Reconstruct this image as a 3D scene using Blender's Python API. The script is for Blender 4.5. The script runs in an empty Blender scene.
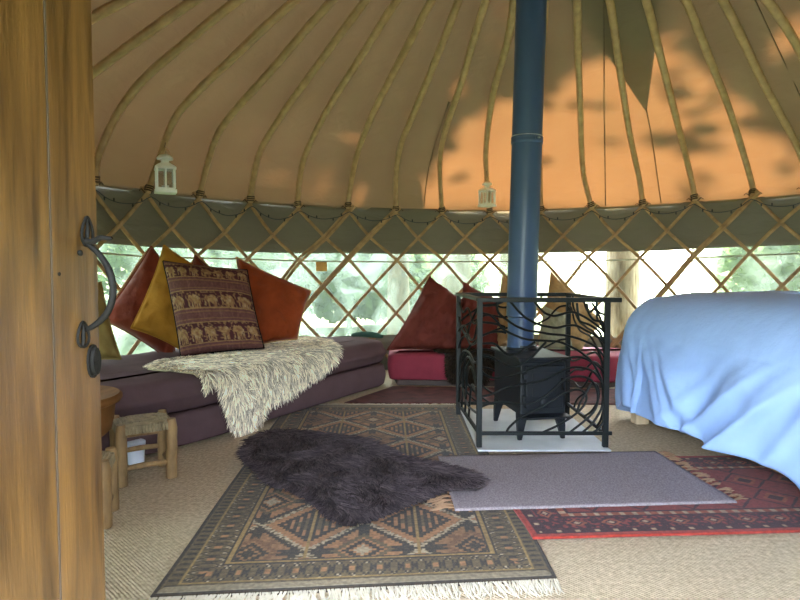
import bpy, bmesh, math, random
from mathutils import Vector, Matrix, noise
R = math.radians
rnd = random.Random(7); up = Vector((0, 0, 1))
scene = bpy.context.scene
col = scene.collection

# ------------------------------------------------------------------ camera
F, H, PITCH = 600.0, 0.95, 0.0477
CAM = Vector((0, 0, H))
def ray(x, y):
    u = (x - 400) / F; v = -(y - 300) / F
    c, s = math.cos(PITCH), math.sin(PITCH)
    return Vector((u, c + v * s, -s + v * c))
def at(x, y, Y):
    d = ray(x, y); return CAM + d * (Y / d.y)
def at_z(x, y, z):
    d = ray(x, y); return CAM + d * ((z - H) / d.z)
def on_plane(x, y, p, n):
    d = ray(x, y); return CAM + d * ((p - CAM).dot(n) / d.dot(n))
def to_px(P):
    q = P - CAM; c, s = math.cos(PITCH), math.sin(PITCH)
    yc = q.y * c - q.z * s; zc = q.y * s + q.z * c
    if yc < 0.05: return None
    return 400 + F * q.x / yc, 300 - F * zc / yc

cam_d = bpy.data.cameras.new('camera'); cam = bpy.data.objects.new('camera', cam_d); col.objects.link(cam)
cam_d.sensor_width = 36; cam_d.lens = F / 800 * 36; cam_d.clip_start = 0.02; cam_d.clip_end = 300
cam.location = CAM; cam.rotation_euler = (math.pi / 2 - PITCH, 0, 0)
scene.camera = cam

# ------------------------------------------------------------------ materials
def new_mat(name):
    m = bpy.data.materials.new(name); m.use_nodes = True
    nt = m.node_tree; nt.nodes.clear()
    return m, nt, nt.nodes, nt.links
def pmat(name, colr, rough=0.6, metal=0.0, var=0.15, scale=20, bump=0.0, bscale=None, stretch=(1, 1, 1), col2=None,
         attr=None, sheen=0.0, spec=0.5, coat=0.0, distort=0.0, weave=0.0, wscale=200, bdist=0.01):
    m, nt, N, L = new_mat(name)
    out = N.new('ShaderNodeOutputMaterial'); b = N.new('ShaderNodeBsdfPrincipled'); L.new(b.outputs[0], out.inputs[0])
    tc = N.new('ShaderNodeTexCoord'); mp = N.new('ShaderNodeMapping'); L.new(tc.outputs['Object'], mp.inputs[0])
    mp.inputs['Scale'].default_value = stretch
    nz = N.new('ShaderNodeTexNoise'); nz.inputs['Scale'].default_value = scale; nz.inputs['Detail'].default_value = 6
    nz.inputs['Distortion'].default_value = distort
    L.new(mp.outputs[0], nz.inputs[0])
    rp = N.new('ShaderNodeValToRGB'); L.new(nz.outputs[0], rp.inputs[0])
    rp.color_ramp.elements[0].position = 0.3; rp.color_ramp.elements[1].position = 0.7
    if attr:
        k = 1 - var
        rp.color_ramp.elements[0].color = (k, k, k, 1); rp.color_ramp.elements[1].color = (1 + var, 1 + var, 1 + var, 1)
        at_ = N.new('ShaderNodeAttribute'); at_.attribute_name = attr
        mx = N.new('ShaderNodeMix'); mx.data_type = 'RGBA'; mx.blend_type = 'MULTIPLY'; mx.inputs[0].default_value = 1
        L.new(at_.outputs['Color'], mx.inputs[6]); L.new(rp.outputs[0], mx.inputs[7]); L.new(mx.outputs[2], b.inputs['Base Color'])
    else:
        a = [c * (1 - var) for c in colr]; c2 = col2 or [min(1, c * (1 + var)) for c in colr]
        rp.color_ramp.elements[0].color = (*a, 1); rp.color_ramp.elements[1].color = (*c2, 1)
        L.new(rp.outputs[0], b.inputs['Base Color'])
    b.inputs['Roughness'].default_value = rough; b.inputs['Metallic'].default_value = metal
    b.inputs['Specular IOR Level'].default_value = spec
    if sheen: b.inputs['Sheen Weight'].default_value = sheen
    if coat: b.inputs['Coat Weight'].default_value = coat
    if bump or weave:
        n2 = N.new('ShaderNodeTexNoise'); n2.inputs['Scale'].default_value = bscale or scale * 4; n2.inputs['Detail'].default_value = 4
        L.new(mp.outputs[0], n2.inputs[0])
        bp = N.new('ShaderNodeBump'); bp.inputs['Strength'].default_value = max(bump, 0.001); bp.inputs['Distance'].default_value = bdist
        L.new(n2.outputs[0], bp.inputs['Height']); last = bp
        if weave:
            wv = N.new('ShaderNodeTexWave'); wv.inputs['Scale'].default_value = wscale; wv.inputs['Distortion'].default_value = 2
            wv.bands_direction = 'DIAGONAL'; L.new(tc.outputs['Object'], wv.inputs[0])
            b2 = N.new('ShaderNodeBump'); b2.inputs['Strength'].default_value = weave; b2.inputs['Distance'].default_value = 0.004
            L.new(wv.outputs[0], b2.inputs['Height']); L.new(bp.outputs[0], b2.inputs['Normal']); last = b2
        L.new(last.outputs[0], b.inputs['Normal'])
    return m
def canvas_mat(name, dif, tra, fac, var=0.08, wrinkle=0.25):
    m, nt, N, L = new_mat(name)
    out = N.new('ShaderNodeOutputMaterial')
    tc = N.new('ShaderNodeTexCoord')
    nz = N.new('ShaderNodeTexNoise'); nz.inputs['Scale'].default_value = 1.5; nz.inputs['Detail'].default_value = 5; L.new(tc.outputs['Object'], nz.inputs[0])
    def ramp(c):
        r = N.new('ShaderNodeValToRGB'); L.new(nz.outputs[0], r.inputs[0])
        r.color_ramp.elements[0].position = 0.3; r.color_ramp.elements[1].position = 0.7
        r.color_ramp.elements[0].color = (*[x * (1 - var) for x in c], 1); r.color_ramp.elements[1].color = (*[x * (1 + var) for x in c], 1)
        return r
    d = N.new('ShaderNodeBsdfDiffuse'); t = N.new('ShaderNodeBsdfTranslucent'); mx = N.new('ShaderNodeMixShader'); mx.inputs[0].default_value = fac
    L.new(ramp(dif).outputs[0], d.inputs[0]); L.new(ramp(tra).outputs[0], t.inputs[0])
    mp = N.new('ShaderNodeMapping'); mp.inputs['Scale'].default_value = (3, 3, 9); L.new(tc.outputs['Object'], mp.inputs[0])
    n2 = N.new('ShaderNodeTexNoise'); n2.inputs['Scale'].default_value = 1.6; n2.inputs['Detail'].default_value = 3; n2.inputs['Distortion'].default_value = 0.6; L.new(mp.outputs[0], n2.inputs[0])
    bp = N.new('ShaderNodeBump'); bp.inputs['Strength'].default_value = wrinkle; bp.inputs['Distance'].default_value = 0.03
    L.new(n2.outputs[0], bp.inputs['Height']); L.new(bp.outputs[0], d.inputs['Normal'])
    L.new(d.outputs[0], mx.inputs[1]); L.new(t.outputs[0], mx.inputs[2]); L.new(mx.outputs[0], out.inputs[0])
    return m
def pvc_mat(name, tint=(0.18, 0.19, 0.155), f0=0.10, f1=0.50):
    m, nt, N, L = new_mat(name)
    out = N.new('ShaderNodeOutputMaterial'); tc = N.new('ShaderNodeTexCoord')
    nz = N.new('ShaderNodeTexNoise'); nz.inputs['Scale'].default_value = 3.2; nz.inputs['Detail'].default_value = 4; nz.inputs['Distortion'].default_value = 0.8
    L.new(tc.outputs['Object'], nz.inputs[0])
    rp = N.new('ShaderNodeMapRange'); rp.inputs[1].default_value = 0.38; rp.inputs[2].default_value = 0.66; rp.inputs[3].default_value = f0; rp.inputs[4].default_value = f1
    L.new(nz.outputs[0], rp.inputs[0])
    tr = N.new('ShaderNodeBsdfTransparent'); tr.inputs[0].default_value = (*tint, 1)
    tl = N.new('ShaderNodeBsdfTranslucent'); tl.inputs[0].default_value = (0.125, 0.15, 0.112, 1)
    gl = N.new('ShaderNodeBsdfGlossy'); gl.inputs['Roughness'].default_value = 0.2
    mx = N.new('ShaderNodeMixShader'); L.new(rp.outputs[0], mx.inputs[0]); L.new(tr.outputs[0], mx.inputs[1]); L.new(tl.outputs[0], mx.inputs[2])
    m2 = N.new('ShaderNodeMixShader'); m2.inputs[0].default_value = 0.03; L.new(mx.outputs[0], m2.inputs[1]); L.new(gl.outputs[0], m2.inputs[2])
    L.new(m2.outputs[0], out.inputs[0])
    return m
def clear_mat(name, tint=(0.9, 0.93, 0.93)):
    m, nt, N, L = new_mat(name)
    out = N.new('ShaderNodeOutputMaterial'); tr = N.new('ShaderNodeBsdfTransparent'); tr.inputs[0].default_value = (*tint, 1)
    gl = N.new('ShaderNodeBsdfGlossy'); gl.inputs['Roughness'].default_value = 0.08
    mx = N.new('ShaderNodeMixShader'); mx.inputs[0].default_value = 0.08
    L.new(tr.outputs[0], mx.inputs[1]); L.new(gl.outputs[0], mx.inputs[2]); L.new(mx.outputs[0], out.inputs[0])
    return m
def leaf_mat(name, c, tfac=0.4):
    m, nt, N, L = new_mat(name)
    out = N.new('ShaderNodeOutputMaterial'); d = N.new('ShaderNodeBsdfDiffuse'); t = N.new('ShaderNodeBsdfTranslucent')
    tc = N.new('ShaderNodeTexCoord'); nz = N.new('ShaderNodeTexNoise'); nz.inputs['Scale'].default_value = 2.5; L.new(tc.outputs['Object'], nz.inputs[0])
    rp = N.new('ShaderNodeValToRGB'); L.new(nz.outputs[0], rp.inputs[0])
    rp.color_ramp.elements[0].color = (*[x * 0.7 for x in c], 1); rp.color_ramp.elements[1].color = (*[min(1, x * 1.3) for x in c], 1)
    L.new(rp.outputs[0], d.inputs[0]); L.new(rp.outputs[0], t.inputs[0])
    mx = N.new('ShaderNodeMixShader'); mx.inputs[0].default_value = tfac
    L.new(d.outputs[0], mx.inputs[1]); L.new(t.outputs[0], mx.inputs[2]); L.new(mx.outputs[0], out.inputs[0])
    return m

M = {}
M['canvas'] = canvas_mat('roof_canvas_cloth', (0.185, 0.153, 0.098), (0.80, 0.37, 0.14), 0.0062)
M['wallcanvas'] = canvas_mat('wall_canvas_cloth', (0.185, 0.172, 0.135), (0.10, 0.08, 0.045), 0.03, wrinkle=0.5)
M['patch'] = canvas_mat('patch_canvas_cloth', (0.17, 0.15, 0.10), (0.75, 0.66, 0.52), 0.30)
M['pvc'] = pvc_mat('fogged_clear_pvc')
M['pvc_clear'] = pvc_mat('clear_pvc', (0.42, 0.44, 0.42), 0.0, 0.12)
M['clear'] = clear_mat('clear_pane')
M['pole'] = pmat('peeled_ash_pole', (0.37, 0.235, 0.11), 0.5, var=0.15, scale=16, bump=0.1, col2=(0.48, 0.32, 0.155))
M['lath'] = pmat('split_ash_lath', (0.33, 0.205, 0.09), 0.6, var=0.3, scale=14, bump=0.15, col2=(0.44, 0.285, 0.13))
M['lash'] = pmat('dark_cord', (0.07, 0.045, 0.025), 0.9)
M['door'] = pmat('oiled_door_wood', (0.082, 0.037, 0.008), 0.32, var=0.5, scale=4, stretch=(9, 9, 0.8), bump=0.10, bscale=26, col2=(0.150, 0.073, 0.018), distort=0.6, spec=0.55)
M['wood'] = pmat('frame_wood', (0.25, 0.14, 0.05), 0.55, var=0.3, scale=6, stretch=(5, 5, 1))
M['darkwood'] = pmat('dark_wood', (0.045, 0.022, 0.014), 0.6, var=0.3, scale=6)
M['iron'] = pmat('black_forged_iron', (0.010, 0.0085, 0.007), 0.65, metal=0.0, var=0.3, scale=40, bump=0.2, spec=0.12)
M['stove'] = pmat('black_stove_steel', (0.007, 0.009, 0.012), 0.5, metal=0.0, var=0.2, scale=30, bump=0.05, spec=0.35)
M['flue'] = pmat('slate_flue_enamel', (0.043, 0.076, 0.160), 0.40, metal=0.0, spec=0.4, var=0.1, scale=4, stretch=(1, 1, 0.4))
M['cage'] = pmat('black_painted_steel', (0.004, 0.006, 0.006), 0.5, metal=0.0, var=0.2, scale=40, spec=0.28)
M['steel'] = pmat('bright_steel', (0.5, 0.52, 0.55), 0.3, metal=0.9)
M['hearth'] = pmat('pale_hearth_stone', (0.60, 0.60, 0.58), 0.6, var=0.12, scale=6)
M['sisal'] = pmat('sisal_matting', (0.50, 0.375, 0.225), 0.9, var=0.22, scale=60, bump=0.5, bscale=220, weave=0.6, wscale=42, col2=(0.66, 0.51, 0.325))
M['rug'] = pmat('knotted_rug_wool', (1, 1, 1), 0.95, attr='Col', var=0.25, scale=70, bump=0.35, bscale=300, spec=0.1, sheen=0.1)
M['mat'] = pmat('grey_felt', (0.25, 0.20, 0.205), 0.95, var=0.25, scale=160, bump=0.3, bscale=300, spec=0.1, col2=(0.37, 0.305, 0.31))
M['fringe'] = pmat('cream_fringe', (0.60, 0.52, 0.38), 0.9)
M['tassel'] = pmat('tan_tassel', (0.30, 0.17, 0.09), 0.9)
M['wool'] = pmat('fleece_wool', (1, 1, 1), 0.8, attr='Col', var=0.1, scale=30, spec=0.08)
M['hide'] = pmat('hide', (0.03, 0.02, 0.02), 0.9)
M['hide_c'] = pmat('pale_hide', (0.5, 0.42, 0.27), 0.9)
M['throw'] = pmat('aubergine_cotton', (0.118, 0.072, 0.076), 0.9, var=0.14, scale=5, bump=0.3, bscale=40, spec=0.06)
M['redcloth'] = pmat('crimson_cotton', (0.25, 0.030, 0.050), 0.8, var=0.12, scale=6, bump=0.2, bscale=60, spec=0.25)
M['redbrown'] = pmat('maroon_rug', (0.10, 0.03, 0.025), 0.95, var=0.5, scale=9, bump=0.3)
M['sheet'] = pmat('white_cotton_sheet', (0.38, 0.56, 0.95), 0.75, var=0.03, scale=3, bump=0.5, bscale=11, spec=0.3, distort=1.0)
M['velvet_rust'] = pmat('rust_velvet', (0.14, 0.022, 0.008), 0.75, var=0.2, scale=8, bump=0.55, bscale=9, bdist=0.035, sheen=0.15, spec=0.15)
M['velvet_orange'] = pmat('burnt_orange_velvet', (0.26, 0.045, 0.010), 0.75, var=0.2, scale=8, bump=0.55, bscale=9, bdist=0.035, sheen=0.15, spec=0.15)
M['mustard'] = pmat('mustard_cotton', (0.36, 0.17, 0.022), 0.8, var=0.15, scale=8, bump=0.55, bscale=9, bdist=0.035, spec=0.15)
M['olive'] = pmat('olive_cord', (0.25, 0.18, 0.06), 0.85, var=0.15, scale=10, bump=0.3, bscale=30, spec=0.2)
M['maroon'] = pmat('burgundy_cotton', (0.135, 0.030, 0.022), 0.8, var=0.2, scale=8, bump=0.75, bscale=8, bdist=0.05, spec=0.12)
M['tan'] = pmat('tan_hessian', (0.40, 0.25, 0.11), 0.85, var=0.2, scale=20, bump=0.3, bscale=80, spec=0.2)
M['sage'] = pmat('sage_linen', (0.33, 0.31, 0.20), 0.85, var=0.2, scale=20, bump=0.3, bscale=80, spec=0.2)
M['elephant'] = pmat('printed_cushion_cloth', (1, 1, 1), 0.8, attr='Col', var=0.2, scale=60, bump=0.25, bscale=90, spec=0.2)
M['piping'] = pmat('gold_piping', (0.42, 0.24, 0.07), 0.7)
M['straw'] = pmat('woven_straw', (0.30, 0.235, 0.135), 0.85, var=0.3, scale=30)
M['log'] = pmat('peeled_log', (0.29, 0.175, 0.07), 0.6, var=0.3, scale=10, stretch=(3, 3, 1), bump=0.2)
M['tabletop'] = pmat('polished_table_wood', (0.19, 0.085, 0.028), 0.65, var=0.25, scale=7, stretch=(4, 1, 1), spec=0.06)
M['white'] = pmat('white_enamel', (0.78, 0.82, 0.80), 0.4, var=0.04)
M['plastic'] = pmat('white_plastic', (0.75, 0.80, 0.88), 0.5, var=0.03)
M['cable'] = pmat('dark_green_cable', (0.022, 0.030, 0.036), 0.5)
M['bulb'] = pmat('unlit_bulb', (0.05, 0.055, 0.06), 0.2)
M['paper'] = pmat('orange_paper', (0.62, 0.36, 0.09), 0.8, var=0.1)
M['greencloth'] = pmat('dark_green_cloth', (0.02, 0.06, 0.045), 0.85)
M['bedwood'] = pmat('pale_pine', (0.55, 0.42, 0.26), 0.5, var=0.15, scale=6, stretch=(4, 4, 1))
M['leafa'] = leaf_mat('leaf_dark', (0.06, 0.11, 0.025), 0.15)
M['leafb'] = leaf_mat('leaf_pale', (0.12, 0.19, 0.07))
M['bark'] = pmat('grey_bark', (0.20, 0.16, 0.12), 0.9, var=0.4, scale=8, stretch=(3, 3, 1), bump=0.5)
M['postwood'] = pmat('weathered_post_wood', (0.36, 0.22, 0.10), 0.8, var=0.45, scale=7, stretch=(5, 5, 0.8), bump=0.3, col2=(0.62, 0.46, 0.29))
M['grass'] = pmat('grass_ground', (0.075, 0.11, 0.04), 0.95, var=0.4, scale=3, bump=0.4)
M['strap'] = pmat('grey_strap', (0.36, 0.35, 0.30), 0.8)
M['seamcord'] = pmat('brown_seam_cord', (0.13, 0.10, 0.06), 0.9)

# ------------------------------------------------------------------ object helpers
def obj_mesh(name, verts, faces, mat, parent=None, smooth=True, colors=None):
    me = bpy.data.meshes.new(name); me.from_pydata([tuple(v) for v in verts], [], faces); me.update()
    if colors:
        a = me.color_attributes.new('Col', 'FLOAT_COLOR', 'POINT')
        flat = []
        for c in colors: flat += [c[0], c[1], c[2], 1.0]
        a.data.foreach_set('color', flat)
    if smooth: me.polygons.foreach_set('use_smooth', [True] * len(me.polygons))
    o = bpy.data.objects.new(name, me); col.objects.link(o); me.materials.append(mat)
    if parent: o.parent = parent; o.matrix_parent_inverse = Matrix.Translation(-parent.location)
    return o
class MB:
    def __init__(s): s.v = []; s.f = []
    def add(s, v, f):
        n = len(s.v); s.v += [Vector(p) for p in v]; s.f += [tuple(i + n for i in q) for q in f]
    def box(s, c, sx, sy, sz, rz=0, mat=None):
        m = mat or Matrix.Rotation(rz, 3, 'Z'); c = Vector(c)
        v = [c + m @ Vector((x * sx / 2, y * sy / 2, z * sz / 2)) for z in (-1, 1) for x, y in ((-1, -1), (1, -1), (1, 1), (-1, 1))]
        s.add(v, [(3, 2, 1, 0), (4, 5, 6, 7), (0, 1, 5, 4), (1, 2, 6, 5), (2, 3, 7, 6), (3, 0, 4, 7)])
    def tube(s, pts, r, n=8, caps=True):
        pts = [Vector(p) for p in pts]
        rs = r if isinstance(r, (list, tuple)) else [r] * len(pts)
        t0 = (pts[1] - pts[0]).normalized()
        up = Vector((0, 0, 1)) if abs(t0.z) < 0.9 else Vector((1, 0, 0))
        x = t0.cross(up).normalized(); v = []; f = []
        for i, p in enumerate(pts):
            t = (pts[min(i + 1, len(pts) - 1)] - pts[max(i - 1, 0)]).normalized()
            x = (x - t * x.dot(t)).normalized(); y = t.cross(x)
            for k in range(n):
                a = 2 * math.pi * k / n; v.append(p + (x * math.cos(a) + y * math.sin(a)) * rs[i])
        for i in range(len(pts) - 1):
            for k in range(n):
                f.append((i * n + k, i * n + (k + 1) % n, (i + 1) * n + (k + 1) % n, (i + 1) * n + k))
        if caps: f.append(tuple(range(n - 1, -1, -1))); f.append(tuple((len(pts) - 1) * n + k for k in range(n)))
        s.add(v, f)
    def lathe(s, c, prof, n=32, mat=None):
        c = Vector(c); v = []; f = []; m = mat or Matrix.Identity(3)
        for r, z in prof:
            for k in range(n):
                a = 2 * math.pi * k / n; v.append(c + m @ Vector((r * math.cos(a), r * math.sin(a), z)))
        for i in range(len(prof) - 1):
            for k in range(n):
                f.append((i * n + k, i * n + (k + 1) % n, (i + 1) * n + (k + 1) % n, (i + 1) * n + k))
        f.append(tuple(range(n - 1, -1, -1))); f.append(tuple((len(prof) - 1) * n + k for k in range(n)))
        s.add(v, f)
    def build(s, name, mat, parent=None, smooth=False, bevel=0.0, seg=2, autosmooth=True):
        o = obj_mesh(name, s.v, s.f, mat, parent, smooth)
        if smooth and autosmooth:
            o.data.polygons.foreach_set('use_smooth', [True] * len(o.data.polygons))
            try: o.data.set_sharp_from_angle(angle=R(45))
            except Exception: pass
        if bevel:
            b = o.modifiers.new('bevel', 'BEVEL'); b.width = bevel; b.segments = seg; b.limit_method = 'ANGLE'
        return o
def tag(o, label=None, cat=None, group=None, kind=None):
    if label: o['label'] = label
    if cat: o['category'] = cat
    if group: o['group'] = group
    if kind: o['kind'] = kind
    return o
def thing(name, loc, label, cat, group=None):
    o = bpy.data.objects.new(name, None); col.objects.link(o); o.location = loc; o.empty_display_size = 0.1
    return tag(o, label, cat, group)
def struct(o): o['kind'] = 'structure'; return o
def smoothline(pts, n=6):
    pts = [Vector(p) for p in pts]; out = []
    for i in range(len(pts) - 1):
        p0 = pts[max(i - 1, 0)]; p1 = pts[i]; p2 = pts[i + 1]; p3 = pts[min(i + 2, len(pts) - 1)]
        for k in range(n):
            t = k / n; t2 = t * t; t3 = t2 * t
            out.append(0.5 * ((2 * p1) + (p2 - p0) * t + (2 * p0 - 5 * p1 + 4 * p2 - p3) * t2 + (3 * p1 - p0 - 3 * p2 + p3) * t3))
    out.append(pts[-1]); return out
def lerp(a, b, t): return a + (b - a) * t
def interp(x, xs, ys):
    if x <= xs[0]: return ys[0]
    for i in range(len(xs) - 1):
        if x <= xs[i + 1]: return lerp(ys[i], ys[i + 1], (x - xs[i]) / (xs[i + 1] - xs[i]))
    return ys[-1]

# ------------------------------------------------------------------ yurt frame of reference
CX, CY, RW = 0.694, 2.815, 3.0
Z0, DZ, T0, DT = H + 0.573, 0.2267, 2.5831, 0.1516
PR = [0.8, 1.4, 1.9, 2.3, 2.6, 2.78, 2.9, 2.98, 3.0]
PZ = [1.33, 1.06, 0.84, 0.66, 0.52, 0.41, 0.29, 0.14, 0.0]
def roof_z(r): return Z0 + interp(r, PR, PZ)
def cylpt(az, z, r=RW): return Vector((CX + r * math.cos(az), CY + r * math.sin(az), z))
def px_cyl(x, y, r=RW):
    d = ray(x, y); a = d.x ** 2 + d.y ** 2; b = -(d.x * CX + d.y * CY); c = CX * CX + CY * CY - r * r
    t = (-b + math.sqrt(b * b - a * c)) / a
    return CAM + d * t
def az_of(P): return math.atan2(P.y - CY, P.x - CX)
def px_roof(x, y, off=0.0):
    d = ray(x, y); lo, hi = 0.5, 9.0
    def g(t):
        P = CAM + d * t; r = math.hypot(P.x - CX, P.y - CY) - off
        if r >= RW: return (1 if P.z > Z0 else 0.5) + r - RW
        return P.z - off - roof_z(max(r, 0.0))
    t = lo; prev = g(t)
    while t < hi:
        t2 = t + 0.02; v = g(t2)
        if v > 0 and prev <= 0:
            for _ in range(30):
                m = (t + t2) / 2
                if g(m) > 0: t2 = m
                else: t = m
            return CAM + d * t2
        prev = v; t = t2
    return CAM + d * hi
DOOR_A0, DOOR_A1 = R(-117.5), R(-92)          # the doorway gap in the wall

row0 = [(147,193),(199,198),(250,203),(298,208),(348,209),(396,212),(442,213),(490,214),(541,212),(592,208),(643,206),(695,201),(753,196)]
row1 = [(120,224),(172,227),(225,232),(273,235),(324,236),(370,237),(418,238),(465,237),(514,237),(563,236),(615,235),(667,231),(722,227),(781,223)]
row2 = [(145,254),(198,255),(248,258),(298,259),(349,259),(397,260),(443,260),(490,260),(541,258),(588,257),(640,258),(693,255),(750,253)]
A0 = [az_of(px_cyl(*p)) for p in row0]; ZT = [px_cyl(*p).z for p in row0]
Z2 = [px_cyl(*p).z for p in row2]
def col_az(i):
    if i < 0: return A0[0] - i * DT
    if i > 12: return A0[12] - (i - 12) * DT
    return interp(i, list(range(13)), A0)
def node(i, j, r):
    k = min(max(i, 0), 12); fr = 1.0
    zt = interp(k, list(range(13)), ZT); z2 = interp(k, list(range(13)), Z2); dz = (zt - z2) / 2
    if i < 0 or i > 12:
        w = min(1, (abs(i - 6) - 6) / 3); zt = lerp(zt, Z0, w); dz = lerp(dz, DZ, w)
    z = zt - dz * j if j <= 2 else zt - 2 * dz - (zt - 2 * dz - 0.05) * (j - 2) / 4.0
    az = col_az(i)
    if j == 1 and abs(i * 2 % 2 - 1) < 0.01 and -0.5 <= i <= 12.5:
        P = px_cyl(*row1[int(round(i + 0.5))]); az, z = az_of(P), P.z
    if j == 2 and abs(i - round(i)) < 0.01 and 0 <= i <= 12:
        P = px_cyl(*row2[int(round(i))]); az, z = az_of(P), P.z
    return cylpt(az, z, r)

# ------------------------------------------------------------------ setting: floor, walls, roof, windows, crown
def disc(name, r, z, mat, n=96):
    v = [(CX, CY, z)] + [(CX + r * math.cos(2 * math.pi * k / n), CY + r * math.sin(2 * math.pi * k / n), z) for k in range(n)]
    return obj_mesh(name, v, [(0, 1 + k, 1 + (k + 1) % n) for k in range(n)], mat)
mb = MB(); mb.lathe((CX, CY, 0), [(3.12, -0.06), (3.12, 0.0)], 96); floor = struct(mb.build('floor', M['sisal']))
g = MB(); g.box((0, 10, -0.1), 80, 80, 0.08); struct(g.build('ground', M['grass']))

def band(name, r, a0, a1, z0f, z1f, mat, na=120, nz=6, wig=0.0, thick=0.0):
    v = []; f = []
    for i in range(na + 1):
        a = lerp(a0, a1, i / na); za, zb = z0f(a), z1f(a)
        for k in range(nz + 1):
            z = lerp(za, zb, k / nz)
            w = wig * (noise.noise((a * 9, z * 5, 3.1)) + 0.5 * noise.noise((a * 30, z * 16, 1.1))) if wig else 0
            v.append(cylpt(a, z, r + w))
    for i in range(na):
        for k in range(nz):
            q = i * (nz + 1) + k; f.append((q, q + nz + 1, q + nz + 2, q + 1))
    o = obj_mesh(name, v, f, mat)
    if thick: s = o.modifiers.new('thick', 'SOLIDIFY'); s.thickness = thick; s.offset = 1
    return struct(o)
hem_px = [(100,243),(150,247),(200,249),(250,252),(300,253.5),(350,253),(400,254),(460,254.5),(500,254),(560,252.5),(620,251.5),(660,251),(690,249),(740,247),(800,245)]
HA = [az_of(px_cyl(x, y, RW + 0.05)) for x, y in hem_px][::-1]; HZ = [px_cyl(x, y, RW + 0.05).z for x, y in hem_px][::-1]
def hem(a): return interp(a, HA, HZ)
WLO = 0.34
A_START, A_END = DOOR_A1, DOOR_A0 + 2 * math.pi
band('wall_back', RW + 0.05, A_START, A_END, hem, lambda a: Z0 + 0.03, M['wallcanvas'], 300, 10, 0.010, 0.004)
band('wall_front', RW + 0.05, A_START, A_END, lambda a: 0.0, lambda a: WLO, M['wallcanvas'], 200, 4, 0.006, 0.004)
band('wall_left', RW + 0.05, R(215), A_END, lambda a: WLO - 0.01, lambda a: hem(a) + 0.01, M['wallcanvas'], 60, 6, 0.008, 0.004)
band('wall_right', RW + 0.05, A_START, R(-40), lambda a: WLO - 0.01, lambda a: hem(a) + 0.01, M['wallcanvas'], 60, 6, 0.008, 0.004)
aS1 = az_of(px_cyl(580, 280, RW + 0.06)); aS2 = az_of(px_cyl(692, 280, RW + 0.06))
for n_, (a, b) in enumerate(((aS1, R(215)), (aS2, aS1), (R(-40), aS2))):
    band('window_%d' % (n_ + 1), RW + 0.058, a, b, lambda a_: WLO - 0.03, lambda a_: hem(a_) + 0.03, M['pvc_clear'] if n_ == 1 else M['pvc'], 80, 4, 0.004)
for n_, a in enumerate((aS1, aS2)):
    m = MB(); m.tube([cylpt(a, WLO, RW + 0.055), cylpt(a, hem(a), RW + 0.055)], 0.005, 6); struct(m.build('window_%d_seam' % (n_ + 2), M['strap']))
# strap that runs round the top of the clear band
strap_px = [(100,253),(150,257),(245,259),(300,261),(400,262),(500,261.5),(600,260.5),(690,258),(800,253.5)]
SA = [az_of(px_cyl(x, y, RW + 0.035)) for x, y in strap_px][::-1]; SZ = [px_cyl(x, y, RW + 0.035).z for x, y in strap_px][::-1]
m = MB(); m.tube([cylpt(lerp(R(-40), R(215), k / 160), interp(lerp(R(-40), R(215), k / 160), SA, SZ), RW + 0.036) for k in range(161)], 0.0075, 6)
tag(m.build('wall_strap', M['strap'], smooth=True), 'thin grey strap running round the wall across the top of the clear windows', 'strap')

# roof canvas, a surface of revolution that sags a little between the poles
CROWN_R = 0.80
def roof_pt(r, az, off=0.045):
    if r >= 2.9: dr, dz = 1, 0.15
    else: dr, dz = 0.4, 0.92
    z = roof_z(r)
    return Vector((CX + (r + off * dr) * math.cos(az), CY + (r + off * dr) * math.sin(az), z + off * dz))
NA = 41 * 8
rings = [CROWN_R, 0.9, 1.2, 1.5, 1.75, 2.0, 2.2, 2.4, 2.55, 2.68, 2.78, 2.85, 2.91, 2.95, 2.975, 2.99, 3.0]
v = []; f = []
for i in range(NA):
    a = 2 * math.pi * i / NA
    ph = ((T0 - a) / DT) % 1.0; sag = math.sin(math.pi * ph) ** 2
    for k, r in enumerate(rings):
        off = 0.05 + 0.014 * noise.noise((a * 3, r * 2, 0)) + (0.010 * noise.noise((a * 8, r * 9, 5)) if r > 2.5 else 0) - 0.006 * sag
        v.append(roof_pt(r, a, off))
nr = len(rings)
for i in range(NA):
    j = (i + 1) % NA
    for k in range(nr - 1): f.append((i * nr + k, i * nr + k + 1, j * nr + k + 1, j * nr + k))
struct(obj_mesh('ceiling', v, f, M['canvas']))
# star-shaped reinforcing of the crown, second layer on the outside of the canvas
tip = px_roof(646, 108, 0.05); tip_r = math.hypot(tip.x - CX, tip.y - CY); tip_a = az_of(tip)
v = []; f = []
for s_ in range(3):
    a_c = tip_a + s_ * math.pi * 2 / 3; wid = 0.36
    nrow = 12
    base = len(v)
    for k in range(nrow + 1):
        r = lerp(CROWN_R, tip_r, k / nrow); hw = min(0.385, 0.255 * (tip_r - r) / r) + 0.001
        for q in range(5): v.append(roof_pt(r, a_c + hw * (q / 2 - 1), 0.075))
    for k in range(nrow):
        for q in range(4): b0 = base + k * 5 + q; f.append((b0, b0 + 5, b0 + 6, b0 + 1))
o = obj_mesh('crown_star_cover', v, f, M['patch']); s = o.modifiers.new('thick', 'SOLIDIFY'); s.thickness = 0.004
o.name = 'ceiling_star'; struct(o)
ringm = MB(); ringm.lathe((CX, CY, Z0 + 1.27), [(0.73, 0.0), (0.73, 0.08), (0.81, 0.08), (0.81, 0.0)], 48)
tag(ringm.build('crown_ring', M['wood'], smooth=True), 'round wooden crown ring at the top of the roof', 'crown ring')
v = []; f = []
for k in range(7):
    t = k / 6 * math.pi / 2
    for i in range(48):
        a = 2 * math.pi * i / 48; v.append((CX + 0.86 * math.cos(t) * math.cos(a), CY + 0.86 * math.cos(t) * math.sin(a), Z0 + 1.38 + 0.24 * math.sin(t)))
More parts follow.
